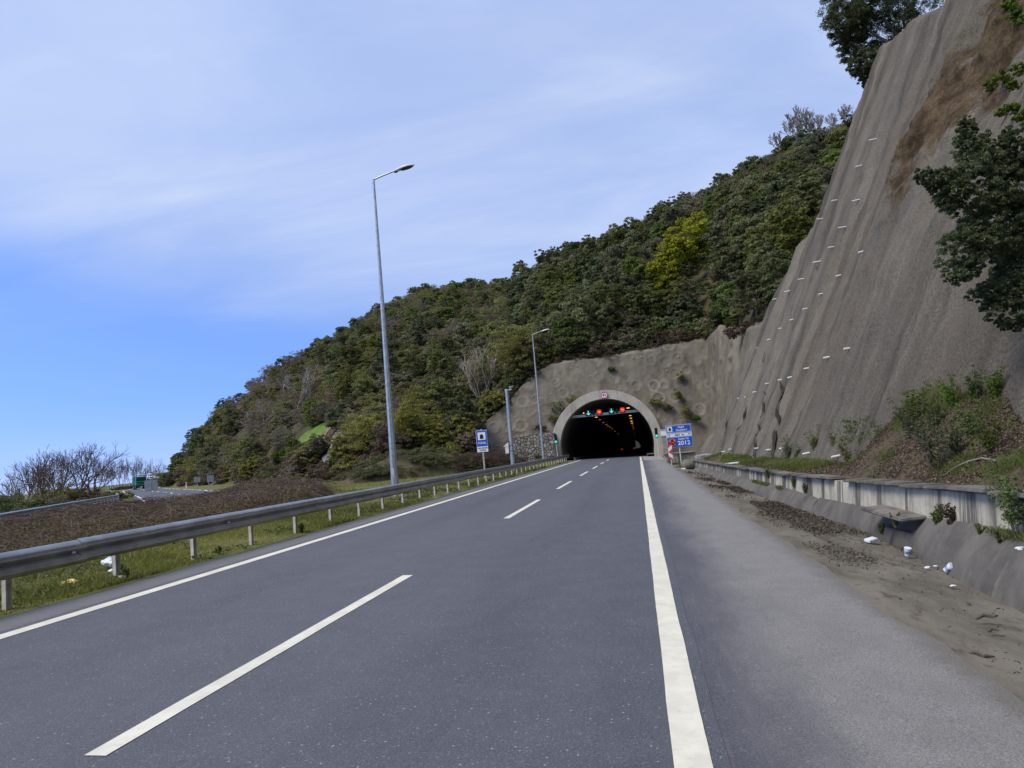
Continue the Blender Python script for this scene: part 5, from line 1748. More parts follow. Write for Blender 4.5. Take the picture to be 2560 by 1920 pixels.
# the bright yellow green tree
b = hit(1440, 632, 60)
m1 = px_m(1, b)
lobes = []
for i, (xd, yd, w, h) in enumerate([(1495, 500, 34, 38), (1470, 545, 42, 34), (1440, 585, 36, 24), (1505, 545, 26, 28), (1425, 572, 24, 16), (1455, 520, 22, 24), (1450, 612, 30, 12)]):
    q = atd(xd, yd, float((b-EYE)@_F)-1.0)-b
    lobes.append(shift(crown(w*m1*1.08, w*m1*1.08, h*m1*1.08, 60, 80, .16, 400+i, .30, .45, .45, low=-.9), q))
special('yellow_tree', b, 'bright yellow green spring tree standing out of the dark hillside wood', lobes, MAT['yellow'], None, trunk_mesh(9, .25, 3, 5, MAT['bark']))
# olive tree and shrubs left of the headwall
for i, (xd, yb, yt, w, kind, dead, lab) in enumerate([
        (1122, 838, 688, 108, 'olive_shrub', 0, 'large olive yellow budding tree above the left slope of the headwall'),
        (890, 985, 848, 95, 'olive_shrub', 0, 'broad olive spring shrub just right of the near street lamp'),
        (800, 1000, 880, 120, 'olive_shrub', 0, 'broad olive spring shrub left of the near street lamp'),
        (850, 1015, 905, 80, 'brownish', 0, 'low brown shrub behind the near street lamp'),
        (945, 985, 885, 60, 'olive_shrub', 0, 'small upright olive shrub left of the blue tunnel sign'),
        (1000, 965, 880, 62, 'olive_shrub', 0, 'olive shrub at the lower end of the headwall slope'),
        (1020, 1000, 940, 70, 'brownish', 0, 'brown scrub bush behind the blue tunnel sign'),
        (752, 1012, 930, 70, 'olive_shrub', 0, 'olive shrub beside the old path'),
        (612, 1012, 968, 40, 'fresh', 0, 'small fresh green shrub at the hill foot'),
        (540, 1042, 985, 42, 'olive_shrub', 0, 'light green shrub by the far road below the hill'),
        (690, 990, 930, 56, 'grey_green', 0, 'grey green shrub at the left edge of the old path'),
        (655, 1010, 955, 60, 'grey_green', 0, 'grey green shrub at the foot of the hill left of the old path'),
        (1075, 905, 850, 70, 'olive_shrub', 0, 'olive shrub right on the sloping headwall edge'),
        (1030, 935, 905, 50, 'brownish', 0, 'brown scrub at the low tip of the headwall')]):
    b = hit(xd, yb, 50)
    if b is None: b = gpt(xd, 85)
    m1 = px_m(1, b); w_, h_ = w*m1*.5, (yb-yt)*m1*.5
    pr = []
    for k in range(5):
        a = k*1.256+rnd.random(); off = (math.cos(a)*w_*.42, math.sin(a)*w_*.42, h_*(.75+.5*rnd.random()))
        pr.append(shift(crown(w_*.66, w_*.66, h_*.74, 60, 56, .10, 430+i*7+k, .24, .25, .55, low=-.85, up=.4), off))
    o = special('shrub', b-np.array([0, 0, .3]), lab, pr, MAT[kind], None, None, 'shrub')
    link('stems', seg_mesh('stems', branches(500+i, h_*2, .05+.012*h_, 3, .5, 4, (1, 2), .35), MAT['bark_brown']), o)
# pale many-stemmed tree
b = hit(1040, 872, 50); m1 = px_m(1, b); h_ = 128*m1
o = empty('pale_tree', b, 'pale many stemmed budding tree left of the headwall', 'tree')
link('stems', seg_mesh('stems', branches(7, h_*.95, .14, 4, .38, 7, (1, 2), .5, .75, .34), simple('pale_stems', (.34, .31, .26), (.44, .40, .34), 4), .030), o)
link('crown', leaf_mesh('crown', [shift(crown(h_*.33, h_*.33, h_*.40, 110, 30, .085, 77, .3, .2, .6, low=-.8), (0, 0, h_*.58)), shift(crown(h_*.25, h_*.25, h_*.22, 40, 20, .085, 78, .3, .2, .6), (-h_*.3, 0, h_*.33))], m_foliage('pale_buds', (.20, .185, .09), (.29, .265, .135), (.38, .345, .19), .05)), o)


# leafless trees
BARE = [seg_mesh('branches', branches(20+k, 9.0, .17, 5, .60, 1, (2, 2), .26, .78, .30), MAT['bark_brown'], .016) for k in range(4)]
BARE2 = [seg_mesh('branches', branches(40+k, 9.0, .13, 5, .34, 4, (1, 2), .5, .78, .34), MAT['bark_brown'], .017) for k in range(3)]
BARE3 = [seg_mesh('branches', branches(80+k, 9.0, .16, 5, .50, 1, (2, 3), .36, .74, .32), MAT['bark_grey'], .045) for k in range(3)]
BAREP = [seg_mesh('branches', branches(60+k, 7.0, .10, 4, .55, 1, (2, 2), .25, .78, .32), simple('pale_grey_branches', (.27, .24, .21), (.36, .33, .29), 4), .022) for k in range(2)]


def height_of(me): return max(v.co.z for v in me.vertices)


def bare(p, h, me, label, group, lean=0.0):
    o = link('bare_tree', me); k = h/height_of(me); o.location = p; o.scale = (k, k, k); o.rotation_euler = (rnd.gauss(0, .04), lean+rnd.gauss(0, .03), rnd.uniform(0, 6.28))
    return tag(o, label, 'tree', group)


G1 = 'leafless trees beyond the far guardrail'
for i, (xd, yt, dep) in enumerate([(30, 1015, 66), (52, 990, 72), (70, 982, 70), (95, 968, 74), (118, 985, 78), (140, 972, 76), (165, 966, 72), (190, 968, 75), (206, 1000, 80), (12, 1030, 70), (42, 1000, 84), (82, 975, 86), (130, 978, 88), (180, 962, 70), (198, 980, 78)]):
    p = gpt(xd, dep); p[2] = max(p[2], -5.5)-.3; h = sign_depth_z(xd, yt-9, dep)-p[2]
    bare(p, h, BARE[i % 4], 'tall dark leafless tree in the left row beyond the far guardrail', G1)
G2 = 'leafless trees behind the green truck'
for i, (xd, yt, dep) in enumerate([(224, 1005, 205), (236, 990, 200), (248, 986, 210), (262, 984, 205), (274, 982, 200), (286, 984, 215), (298, 981, 210), (310, 985, 220), (322, 995, 230), (338, 988, 240), (350, 1000, 235)]):
    p = gpt(xd, dep); p[2] = max(p[2], -2)-.3; h = sign_depth_z(xd, yt, dep)-p[2]
    bare(p, h, BARE2[i % 3], 'thin grey leafless tree behind the green truck', G2)
G3 = 'leafless trees on the ridge above the slope'
for i, (xd, yt, yb) in enumerate([(1690, 275, 330), (1712, 232, 318), (1733, 224, 312), (1752, 240, 305), (1775, 232, 300), (1800, 236, 290), (1822, 222, 280), (1845, 230, 275), (1392, 462, 480), (1375, 468, 490), (1484, 408, 430)]):
    a, e = azel(xd, yb); rr = float(np.interp(a, AZ_T, RR_T)); x, y = rr*math.sin(R(a)), rr*math.cos(R(a)); z = float(G(x, y))
    dep = float((np.array([x, y, z])-EYE)@_F); h = sign_depth_z(xd, yt, dep)-z
    bare((x, y, z-.3), h, BARE3[i % 3], 'grey leafless tree on the ridge line above the wood', G3)
G4 = 'pale leafless trees among the hillside wood'
for i, (xd, yt, yb, l) in enumerate([(640, 782, 905, 0), (655, 800, 900, .1), (615, 800, 880, -.3), (560, 855, 930, -.4), (545, 880, 935, -.7), (590, 860, 930, .2), (530, 900, 940, -.8), (665, 860, 920, .1),
                                     (740, 815, 850, .3), (1692, 420, 470, -.3), (1560, 400, 470, .1), (1600, 395, 465, 0), (1625, 370, 440, .1), (1660, 350, 430, -.1), (1585, 420, 490, .1), (1460, 680, 720, .2), (700, 760, 800, 0)]):
    b = hit(xd, yb, 60)
    if b is None: continue
    dep = float((b-EYE)@_F); h = max(3.0, sign_depth_z(xd, yt, dep)-b[2])
    bare(b-np.array([0, 0, .3]), h, BAREP[i % 2] if i < 10 else BARE[i % 4], 'pale leafless tree among the green crowns on the hillside', G4, l*.6)

# the tree on the crest of the slope, top right
p0 = at(1965, 100, 43.0); p0 = np.array([p0[0]+1.5, 45.0, 21.5])
lob = []
for i, (xd, yd, w) in enumerate([(1850, 30, 60), (1905, 25, 70), (1838, 95, 46), (1868, 140, 34), (1960, 10, 62), (1890, 95, 50), (1822, 50, 34), (1882, 172, 18), (1900, -50, 90), (1830, -20, 52), (1985, -60, 90)]):
    q = at(xd, yd, 44.5+(i % 3)*.8); m1 = px_m(1, q)
    lob.append(shift(crown(w*m1*1.12, w*m1*1.12, w*m1*1.05, 120, 85, .060, 600+i, .18, .35, .5, 1.0, low=-.95, asp=.42, up=.1), q-p0))
o = special('crest_tree', p0, 'dark leafy tree overhanging the top edge of the concrete slope', lob, MAT['near_leaf'], None, None)
m = MB()
for xd, yd in ((1900, 25), (1850, 40), (1870, 120), (1940, 20), (1835, 90)):
    q = at(xd, yd, 45)-p0; m.tube([(0, 0, -1.5), tuple(q*.4+np.array([0, 0, .5])), tuple(q*.75), tuple(q)], [.22, .15, .09, .03], 6)
m.build('limbs', MAT['bark'], o, True)

# the near bush on the slope
pb = at(2215, 640, 12.6); px_ = float(face_x(12.6, pb[2])); pb = np.array([px_+.1, 12.6, pb[2]])
lob = []
for i, (xd, yd, w, h, Y) in enumerate([(2165, 470, 72, 95, 12.4), (2120, 400, 62, 70, 12.2), (2195, 600, 62, 80, 12.3), (2095, 330, 40, 60, 12.4), (2060, 420, 50, 40, 12.0), (2025, 390, 34, 24, 11.9), (1995, 378, 20, 16, 11.9), (2105, 520, 62, 52, 12.0),
                                    (2078, 590, 40, 30, 12.1), (2085, 280, 22, 26, 12.3), (2160, 350, 44, 42, 12.2), (2205, 330, 40, 60, 12.2), (2230, 480, 80, 110, 12.3), (2150, 640, 52, 36, 12.2), (2190, 690, 40, 26, 12.3), (2175, 300, 18, 22, 12.1)]):
    q = at(xd, yd, Y); m1 = px_m(1, q)
    lob.append(shift(crown(w*m1*1.05, w*m1, h*m1*1.05, max(40, int(w*3.6)), 78, .0185, 640+i, .135, .30, .6, 1.0, low=-1, asp=.48, up=.15), q-pb))
o = special('near_bush', pb, 'large dark glossy leaved bush growing out of the concrete slope at the right edge', lob, MAT['near_leaf'], None, None, 'bush')
m = MB()
for xd, yd in ((2165, 470), (2120, 400), (2060, 420), (2090, 310), (2200, 340), (2105, 520), (1998, 380)):
    q = at(xd, yd, 12.2)-pb; m.tube([(0.3, 0, -.2), tuple(q*.4+np.array([0, 0, .08])), tuple(q*.75), tuple(q)], [.05, .035, .022, .008], 6)
m.build('limbs', MAT['bark'], o, True)
# greenery at the upper right
for i, (pts, mat, lab) in enumerate([([(2195, 20, 26), (2210, 45, 22), (2178, 10, 14)], 'fresh', 'bright green hanging plant in the top right corner'),
                                     ([(2165, 165, 22), (2195, 180, 24), (2140, 185, 14), (2205, 150, 18)], 'fresh', 'sparse pale green plant high on the slope at the right edge'),
                                     ([(2190, 235, 22), (2208, 250, 18), (2165, 245, 12)], 'fresh', 'sparse green plant just above the near bush'),
                                     ([(2150, 590, 22), (2175, 620, 20)], 'near_leaf', 'dark trailing plant under the near bush'),
                                     ([(1605, 715, 20), (1625, 705, 16), (1580, 722, 14)], 'scrub', 'dry brown scrub on top of the right headwall wing')]):
    ps = []; base = None
    for k, (xd, yd, w) in enumerate(pts):
        Y = 17.0 if i < 3 else 13.0
        if i == 4: Y = 76.0
        q = at(xd, yd, Y)
        if i != 4:
            for _ in range(12): Y *= 1+.5*(float(face_x(Y, q[2]))-.12-q[0])/max(q[0], 1); q = at(xd, yd, Y)
        if base is None: base = q
        m1 = px_m(1, q); ps.append(shift(crown(w*m1, w*m1*.7, w*m1*.8, 22 if i < 4 else 40, 26 if i < 4 else 40, .035 if i < 4 else .07, 700+i*9+k, .35, .3, .5, low=-1), q-base))
    special('plant', base, lab, ps, MAT[mat], None, None, 'plant')

# shrubs rooted on the headwall
for i, (xd, yd, w, h, mat, off, lab) in enumerate([
        (1205, 880, 34, 30, 'fresh', .5, 'green shrub on the headwall left of the arch'), (1235, 865, 24, 18, 'olive', .5, 'olive tuft on the headwall at the left shoulder of the arch'),
        (1195, 905, 24, 16, 'olive', .6, 'olive bush low on the headwall left of the arch'), (1320, 798, 13, 10, 'fresh', .3, 'small green tuft high on the headwall'),
        (1412, 868, 26, 22, 'olive', .5, 'olive shrub on the headwall right of the arch'), (1462, 855, 20, 30, 'olive', .6, 'tall olive shrub on the headwall near the right crease'),
        (1478, 890, 26, 34, 'olive', .7, 'bushy green shrub above the tunnel name board'), (1470, 815, 14, 22, 'olive', .5, 'thin olive plant high beside the right crease'),
        (1500, 905, 18, 12, 'fresh', .8, 'small green plant at the foot of the right wing'), (1440, 880, 18, 12, 'brownish', .5, 'brown tuft on the headwall right of the arch'),
        (1165, 925, 30, 14, 'scrub', .6, 'dry scrub above the rubble stone wall'), (1120, 990, 40, 18, 'ivy', 1.5, 'low green bush before the rubble stone wall'), (1165, 985, 36, 10, 'ivy', 1.5, 'low green growth at the foot of the rubble stone wall')]):
    q = hw_point(xd, yd); q[1] -= off; m1 = px_m(1, q)
    special('shrub', q, lab, [shift(crown(w*m1*.5+.1, w*m1*.4+.1, h*m1*.55, 34, 44, .06, 730+i, .3, .3, .5, low=-.8, up=.5), (0, 0, 0)), shift(crown(w*m1*.3+.05, w*m1*.3, h*m1*.4, 18, 36, .06, 760+i, .3, .3, .5), (w*m1*.35, .1, -h*m1*.25))], MAT[mat], None, None, 'shrub')
# scrub fringe along the top of the headwall
V_ = []
for k in range(70):
    t = k/69; xd = np.interp(t, [0, .35, 1], [1050, 1225, 1650]); yd = np.interp(xd, [h[0] for h in HW_TOP]+[1600, 1650], [h[1] for h in HW_TOP]+[712, 690])
    if rnd.random() < .15: continue
    q = hw_point(xd, yd) if xd < 1524 else at(xd, yd, float(np.interp(xd, [1524, 1650], [WING0[1], 70])))
    q = q+np.array([rnd.uniform(-.4, .4), rnd.uniform(.3, 1.2), rnd.uniform(-.1, .25)]); s_ = rnd.uniform(.35, .9)
    V_.append(shift(crown(s_*1.3, s_, s_*.8, 16, 34, .07, 800+k, .4, .3, .5), q))
tag(link('scrub_fringe', leaf_mesh('scrub_fringe', V_, m_foliage('fringe_scrub', (.07, .058, .03), (.12, .10, .05), (.18, .15, .08), .3))), 'dry mixed scrub growing along the top edge of the headwall', 'scrub', None, 'stuff')

# ivy-covered mound behind the guardrail
pi0 = gpt(905, 69)
IVH = lambda x, y: 2.5*max(0, 1-(x/7.6)**2)*max(0, 1-(y/3.0)**2)-.1
pr = []
for k in range(58):
    ux, uy = rnd.uniform(-7.4, 7.4), rnd.uniform(-3.0, 2.0)
    pr.append(shift(crown(1.25, 1.1, .42, 22, 46, .055, 850+k, .35, .4, .3, .6, -.2, up=.7), (ux, uy, max(-.05, IVH(ux, uy))+rnd.uniform(-.05, .2))))
n = 24
me_ = np_mesh('soil', np.array([(x, y, IVH(x, y)) for x in np.linspace(-8, 8, n) for y in np.linspace(-3.4, 3.6, n)]), grid_faces(n, n), MAT['bank'], True)
o = special('ivy_mound', pi0, 'low mound overgrown with ivy behind the near street lamp', pr, MAT['ivy'], None, None, 'mound'); o.rotation_euler = (0, 0, .35); link('soil', me_, o)
for i, (xd, dep, w, h, mat, lab) in enumerate([(1035, 68, 3.4, 1.7, 'scrub', 'brown bramble clump behind the blue tunnel sign'), (985, 72, 3.2, 1.4, 'scrub', 'brown bramble clump between the ivy mound and the tunnel sign'), (795, 74, 3.0, 1.0, 'scrub', 'purplish dry clump at the left of the ivy mound'), (740, 78, 2.6, .9, 'scrub', 'dry brown clump at the end of the old path'),
                                               (1080, 72, 2.6, 1.3, 'scrub', 'dark brown clump left of the camera pole'), (700, 80, 2.4, .8, 'scrub', 'low dry clump at the foot of the old path')]):
    p = gpt(xd, dep); special('bramble_clump', p, lab, [shift(crown(w*.6, w*.5, h*.7, 60, 60, .06, 880+i*3+k, .3, .3, .5, .7, -.4), (w*.45*(k-1), rnd.uniform(-.6, .6), h*.45)) for k in range(3)], MAT[mat], None, None, 'bramble')
# bushes on the seaward bank
for i, (xd, yt, dep, w, mat, lab) in enumerate([(15, 1065, 52, 3.2, 'evergreen', 'dark evergreen bush at the far left edge behind the far guardrail'), (48, 1072, 56, 2.6, 'evergreen', 'dark bush next to the leftmost one behind the far guardrail'), (118, 1045, 70, 2.6, 'olive', 'yellow green bush among the bare trees on the left'),
                                                (165, 1050, 72, 2.4, 'brownish', 'brown bush among the bare trees on the left'), (90, 1078, 60, 2.6, 'grey_green', 'grey green bush behind the far guardrail'), (200, 1062, 74, 3.0, 'brownish', 'brown bush by the bend of the far guardrail'), (235, 1056, 84, 2.6, 'olive', 'olive bush where the far guardrail bends'),
                                                (140, 1075, 64, 2.8, 'brownish', 'low brown bush behind the middle of the far guardrail'), (345, 1030, 205, 4.5, 'olive', 'olive bush at the far tip of the hill'), (372, 1035, 195, 4.0, 'brownish', 'brown bush at the far tip of the hill'), (395, 1040, 180, 4.2, 'olive', 'light olive bush at the far hill foot'), (455, 1028, 150, 4.6, 'brownish', 'brown bush behind the pale sign backs'), (495, 1030, 135, 4.4, 'brownish', 'reddish brown bush at the hill foot'),
                                                (265, 1052, 215, 4.0, 'scrub', 'dark low bush under the thin bare trees'), (300, 1050, 225, 4.0, 'scrub', 'dark low bush behind the green truck')]):
    p = gpt(xd, dep); p[2] = max(p[2], -4.0); h = max(1.0, sign_depth_z(xd, yt, dep)-p[2])
    special('bush', p-np.array([0, 0, .3]), lab, [shift(crown(w*.55, w*.5, h*.55, 44, 56, .09 if dep < 100 else .14, 920+i*3+k, .3, .35, .5, .75, -.8), (w*.4*(k-1), 0, h*.5)) for k in range(3)], MAT[mat], None, None, 'bush')


# low scrub along the foot of the hill, one bush like another
SCR = [[leaf_mesh('foliage', [shift(crown(1.3, 1.2, .85, 46, 52, .085, 970+i*5+k, .3, .35, .5, .7, -.5), (0, 0, .55))], MAT[m_]) for k in range(2)] for i, m_ in enumerate(('scrub', 'brownish', 'olive', 'grey_green'))]
SCL = [('reddish brown scrub bush in the belt along the hill foot', 'reddish scrub bushes along the hill foot'), ('pale brown twiggy bush in the belt along the hill foot', 'twiggy bushes along the hill foot'), ('small olive bush in the belt along the hill foot', 'small olive bushes along the hill foot'), ('small grey green bush in the belt along the hill foot', 'small grey green bushes along the hill foot')]
SCR.append([leaf_mesh('foliage', [shift(crown(1.3, 1.2, .95, 60, 56, .10, 990+k, .26, .35, .5, .8, -.6), (0, 0, .6))], MAT['evergreen']) for k in range(2)]); SCL.append(('dark green low shrub in the fringe above the headwall', 'dark shrubs along the top of the headwall'))
for k in range(120):
    a = rnd.uniform(-13.2, 9.0); rr = float(np.interp(a, FA, FR))+rnd.uniform(.2, 4.5); x, y = rr*math.sin(R(a)), rr*math.cos(R(a))
    t_ = rnd.choices((0, 1, 4), (.14, .12, .74))[0]
    if t_ != 4: lb, gp = ('brown dry bush in the fringe above the headwall', 'brown bushes along the top of the headwall')
    else: lb, gp = SCL[4]
    o = empty('scrub_bush', (x, y, float(G(x, y))-.2), lb, 'bush', gp, rnd.uniform(0, 6.28)); s_ = rnd.uniform(.7, 1.5); o.scale = (s_, s_, s_*rnd.uniform(.8, 1.2)); link('foliage', SCR[t_][k % 2], o)
for k in range(230):
    a = rnd.uniform(-34.5, -14.0); q_ = rnd.uniform(-2.5, 9)*(1 if rnd.random() < .7 else 1.7); rr = float(np.interp(a, FA, FR))+q_; x, y = rr*math.sin(R(a)), rr*math.cos(R(a))
    if min((x-c[0])**2+(y-c[1])**2 for c in CLEAR) < 2.6**2: continue
    t_ = rnd.choices((0, 1, 2, 3), (.34, .26, .22, .18))[0]; o = empty('scrub_bush', (x, y, float(G(x, y))-.15), SCL[t_][0], 'bush', SCL[t_][1], rnd.uniform(0, 6.28)); s_ = rnd.uniform(.7, 1.7); o.scale = (s_, s_, s_*rnd.uniform(.7, 1.2))
    link('foliage', SCR[t_][k % 2], o)
# a bright patch of meadow and a rock beside the old path
_m = [hit(x, y, 40) for x, y in ((652, 944), (668, 938), (684, 932), (700, 927), (712, 922))]
_m = [p for p in _m if p is not None]
if len(_m) > 3: draped('meadow', _m, 4.0, simple('bright_meadow', (.085, .15, .03), (.13, .19, .045), .8, .9, 0, .1, .6, 9), .16, 10, 7)
_r = hit(735, 985, 40)
if _r is not None:
    bm = bmesh.new(); bmesh.ops.create_icosphere(bm, subdivisions=4, radius=1.0)
    for v in bm.verts:
        n = 1+.5*float(fbm(v.co.x*1.9+v.co.z, v.co.y*1.9+v.co.z*.6, 111, 4)); v.co = Vector((v.co.x*1.5*n, v.co.y*1.3*n, v.co.z*2.4*n))
    me = bpy.data.meshes.new('rock'); bm.to_mesh(me); bm.free(); me.materials.append(simple('grey_rock', (.13, .125, .115), (.30, .29, .27), 1.6, .95, 0, .1, .8, 5))
    o = link('rock', me); o.location = _r+np.array([0, .5, .6]); tag(o, 'grey rock outcrop beside the bend of the old path', 'rock')


# ------------------------------------------------------------------ ground cover (nobody could count it)
def inpoly(x, y, P):
    c = np.zeros(x.shape, bool); j = len(P)-1
    for i in range(len(P)):
        a, b = P[i], P[j]; j = i
        c ^= ((a[1] > y) != (b[1] > y)) & (x < (b[0]-a[0])*(y-a[1])/((b[1]-a[1]) if b[1] != a[1] else 1e-9)+a[0])
    return c


BP = [(-10.9, 2), (-11.0, 14), (-13.0, 28), (-16.0, 37), (-25.0, 52), gpt(640, 62)[:2], gpt(560, 58)[:2], gpt(450, 48)[:2], gpt(330, 49)[:2], gpt(232, 60)[:2], gpt(195, 54.5)[:2], gpt(130, 46.3)[:2], gpt(0, 33)[:2], gpt(-120, 25)[:2], (-26, 2)]
BP = [tuple(map(float, p[:2])) for p in BP]


def edge_dist(x, y, P):
    d = np.full(x.shape, 99.0)
    for i in range(len(P)):
        a = np.array(P[i]); b = np.array(P[(i+1) % len(P)]); ab = b-a; t = np.clip(((x-a[0])*ab[0]+(y-a[1])*ab[1])/(ab@ab), 0, 1)
        d = np.minimum(d, np.hypot(x-a[0]-t*ab[0], y-a[1]-t*ab[1]))
    return d


def bramble_h(x, y):
    a = np.degrees(np.arctan2(x, y)); b = .52-.30*smooth(30, 46, y)+.66*smooth(26, 46, y)*smooth(-34.5, -29.5, a)
    h = (b+.38*b**.5*fbm(x*.45, y*.45, 301, 3)*1.3+.18*fbm(x*1.7, y*1.7, 302, 3))*smooth(0, 1.1, edge_dist(x, y, BP))
    return np.where(inpoly(x, y, BP), np.maximum(h, .03), 0)


def build_bramble():
    xs = np.arange(-52, -10, .3); ys = np.arange(1, 66, .3); Xg, Yg = np.meshgrid(xs, ys, indexing='ij')
    h = bramble_h(Xg.ravel(), Yg.ravel()).reshape(Xg.shape); Z = G(Xg, Yg)-.06+h*.80
    V = np.stack([Xg, Yg, Z], -1).reshape(-1, 3); F = grid_faces(len(xs), len(ys)); keep = (h.ravel()[F] > .02).any(1)
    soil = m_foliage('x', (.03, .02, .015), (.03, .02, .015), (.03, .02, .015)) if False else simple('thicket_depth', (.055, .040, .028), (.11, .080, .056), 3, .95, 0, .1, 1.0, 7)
    V2, F2 = [V], [F[keep]]
    N_ = 260000
    r = np.random.default_rng(77)
    # density falls off with distance
    y = 1.5+62*r.random(N_*3)**1.4; x = -50+40*r.random(N_*3); ok = inpoly(x, y, BP); x, y = x[ok][:N_], y[ok][:N_]
    h = bramble_h(x, y); keep = h > .05; x, y, h = x[keep], y[keep], h[keep]; n = len(x)
    C = np.stack([x, y, G(x, y)+h*(.80+.34*r.random(n)**1.5)], -1)
    Nn = r.normal(size=(n, 3)); Nn[:, 2] = np.abs(Nn[:, 2])+.2; dist = np.hypot(x, y)
    Vl, Fl = leaf_quads(C, Nn, .020+.0010*dist, .5, r)
    patch = fbm(x*.5, y*.5, 303, 3)
    tint = np.clip(r.random(n)*.8+.2*patch, 0, 1); dead = (r.random(n) < np.clip(.18+.55*patch+.16*(y < 22), 0, .55)).astype(float)
    # arching canes
    nc = 6500; y = 1.5+60*r.random(nc*5)**1.4; x = -48+38*r.random(nc*5); ok = inpoly(x, y, BP); x, y = x[ok][:nc], y[ok][:nc]; nc = len(x)
    h = bramble_h(x, y); a = r.uniform(0, 2*np.pi, nc); L_ = r.uniform(.4, 1.3, nc); top = h+r.uniform(-.08, .30, nc)*np.minimum(1, h*2); w = .003+.00026*np.hypot(x, y)
    K = 6; Vc = []; t = np.linspace(-1, 1, K)
    px = x[:, None]+np.cos(a)[:, None]*L_[:, None]*t; py = y[:, None]+np.sin(a)[:, None]*L_[:, None]*t+.12*r.normal(size=(nc, K))
    pz = G(x, y)[:, None]+top[:, None]-(h*.5)[:, None]*np.abs(t)**2*r.uniform(.3, 1.4, (nc, 1))+.03*r.normal(size=(nc, K))
    sgn = np.array([[-1, 0, .4], [1, 0, .4], [0, 0, -1.]])
    P3 = np.stack([px, py, pz], -1)                     # nc,K,3
    side = np.stack([-np.sin(a), np.cos(a), a*0], -1)
    ring = np.stack([P3+(side*w[:, None])[:, None, :]*(-.5), P3+(side*w[:, None])[:, None, :]*.5, P3-np.array([0, 0, 1.])*w[:, None, None]], 2)   # nc,K,3,3
    Vc = ring.reshape(-1, 3); base = (np.arange(nc)*K*3)[:, None, None]+(np.arange(K-1)*3)[None, :, None]
    Fc = np.stack([np.stack([base+i, base+(i+1) % 3, base+3+(i+1) % 3, base+3+i], -1) for i in range(3)], 2).reshape(-1, 4)
    o = link('bramble_thicket', np_mesh('bramble_thicket', np.concatenate([Vl]), Fl, MAT['bramble'], False, {'tint': ('FACE', tint), 'dead': ('FACE', dead)})); tag(o, 'wide brown leafy bramble thicket behind the guardrail', 'brambles', None, 'stuff')
    o = link('bramble_canes', np_mesh('bramble_canes', Vc, Fc, MAT['cane'], True)); tag(o, 'tangled thin arching canes over the bramble thicket', 'canes', None, 'stuff')
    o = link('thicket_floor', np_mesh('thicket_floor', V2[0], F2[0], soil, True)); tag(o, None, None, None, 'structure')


build_bramble()


def blades(x, y, z, h, w, r, lean=.45):
    n = len(x); a = r.uniform(0, 2*np.pi, n); b = r.uniform(0, 2*np.pi, n); l = h*lean*r.random(n)
    c, s = np.cos(a)*w*.5, np.sin(a)*w*.5
    P0 = np.stack([x-c, y-s, z], -1); P1 = np.stack([x+c, y+s, z], -1)
    P2 = np.stack([x+c*.5+np.cos(b)*l*.5, y+s*.5+np.sin(b)*l*.5, z+h*.62], -1); P3 = np.stack([x-c*.1+np.cos(b)*l, y-s*.1+np.sin(b)*l, z+h], -1)
    return np.stack([P0, P1, P2, P3], 1).reshape(-1, 3), np.arange(4*n).reshape(-1, 4)


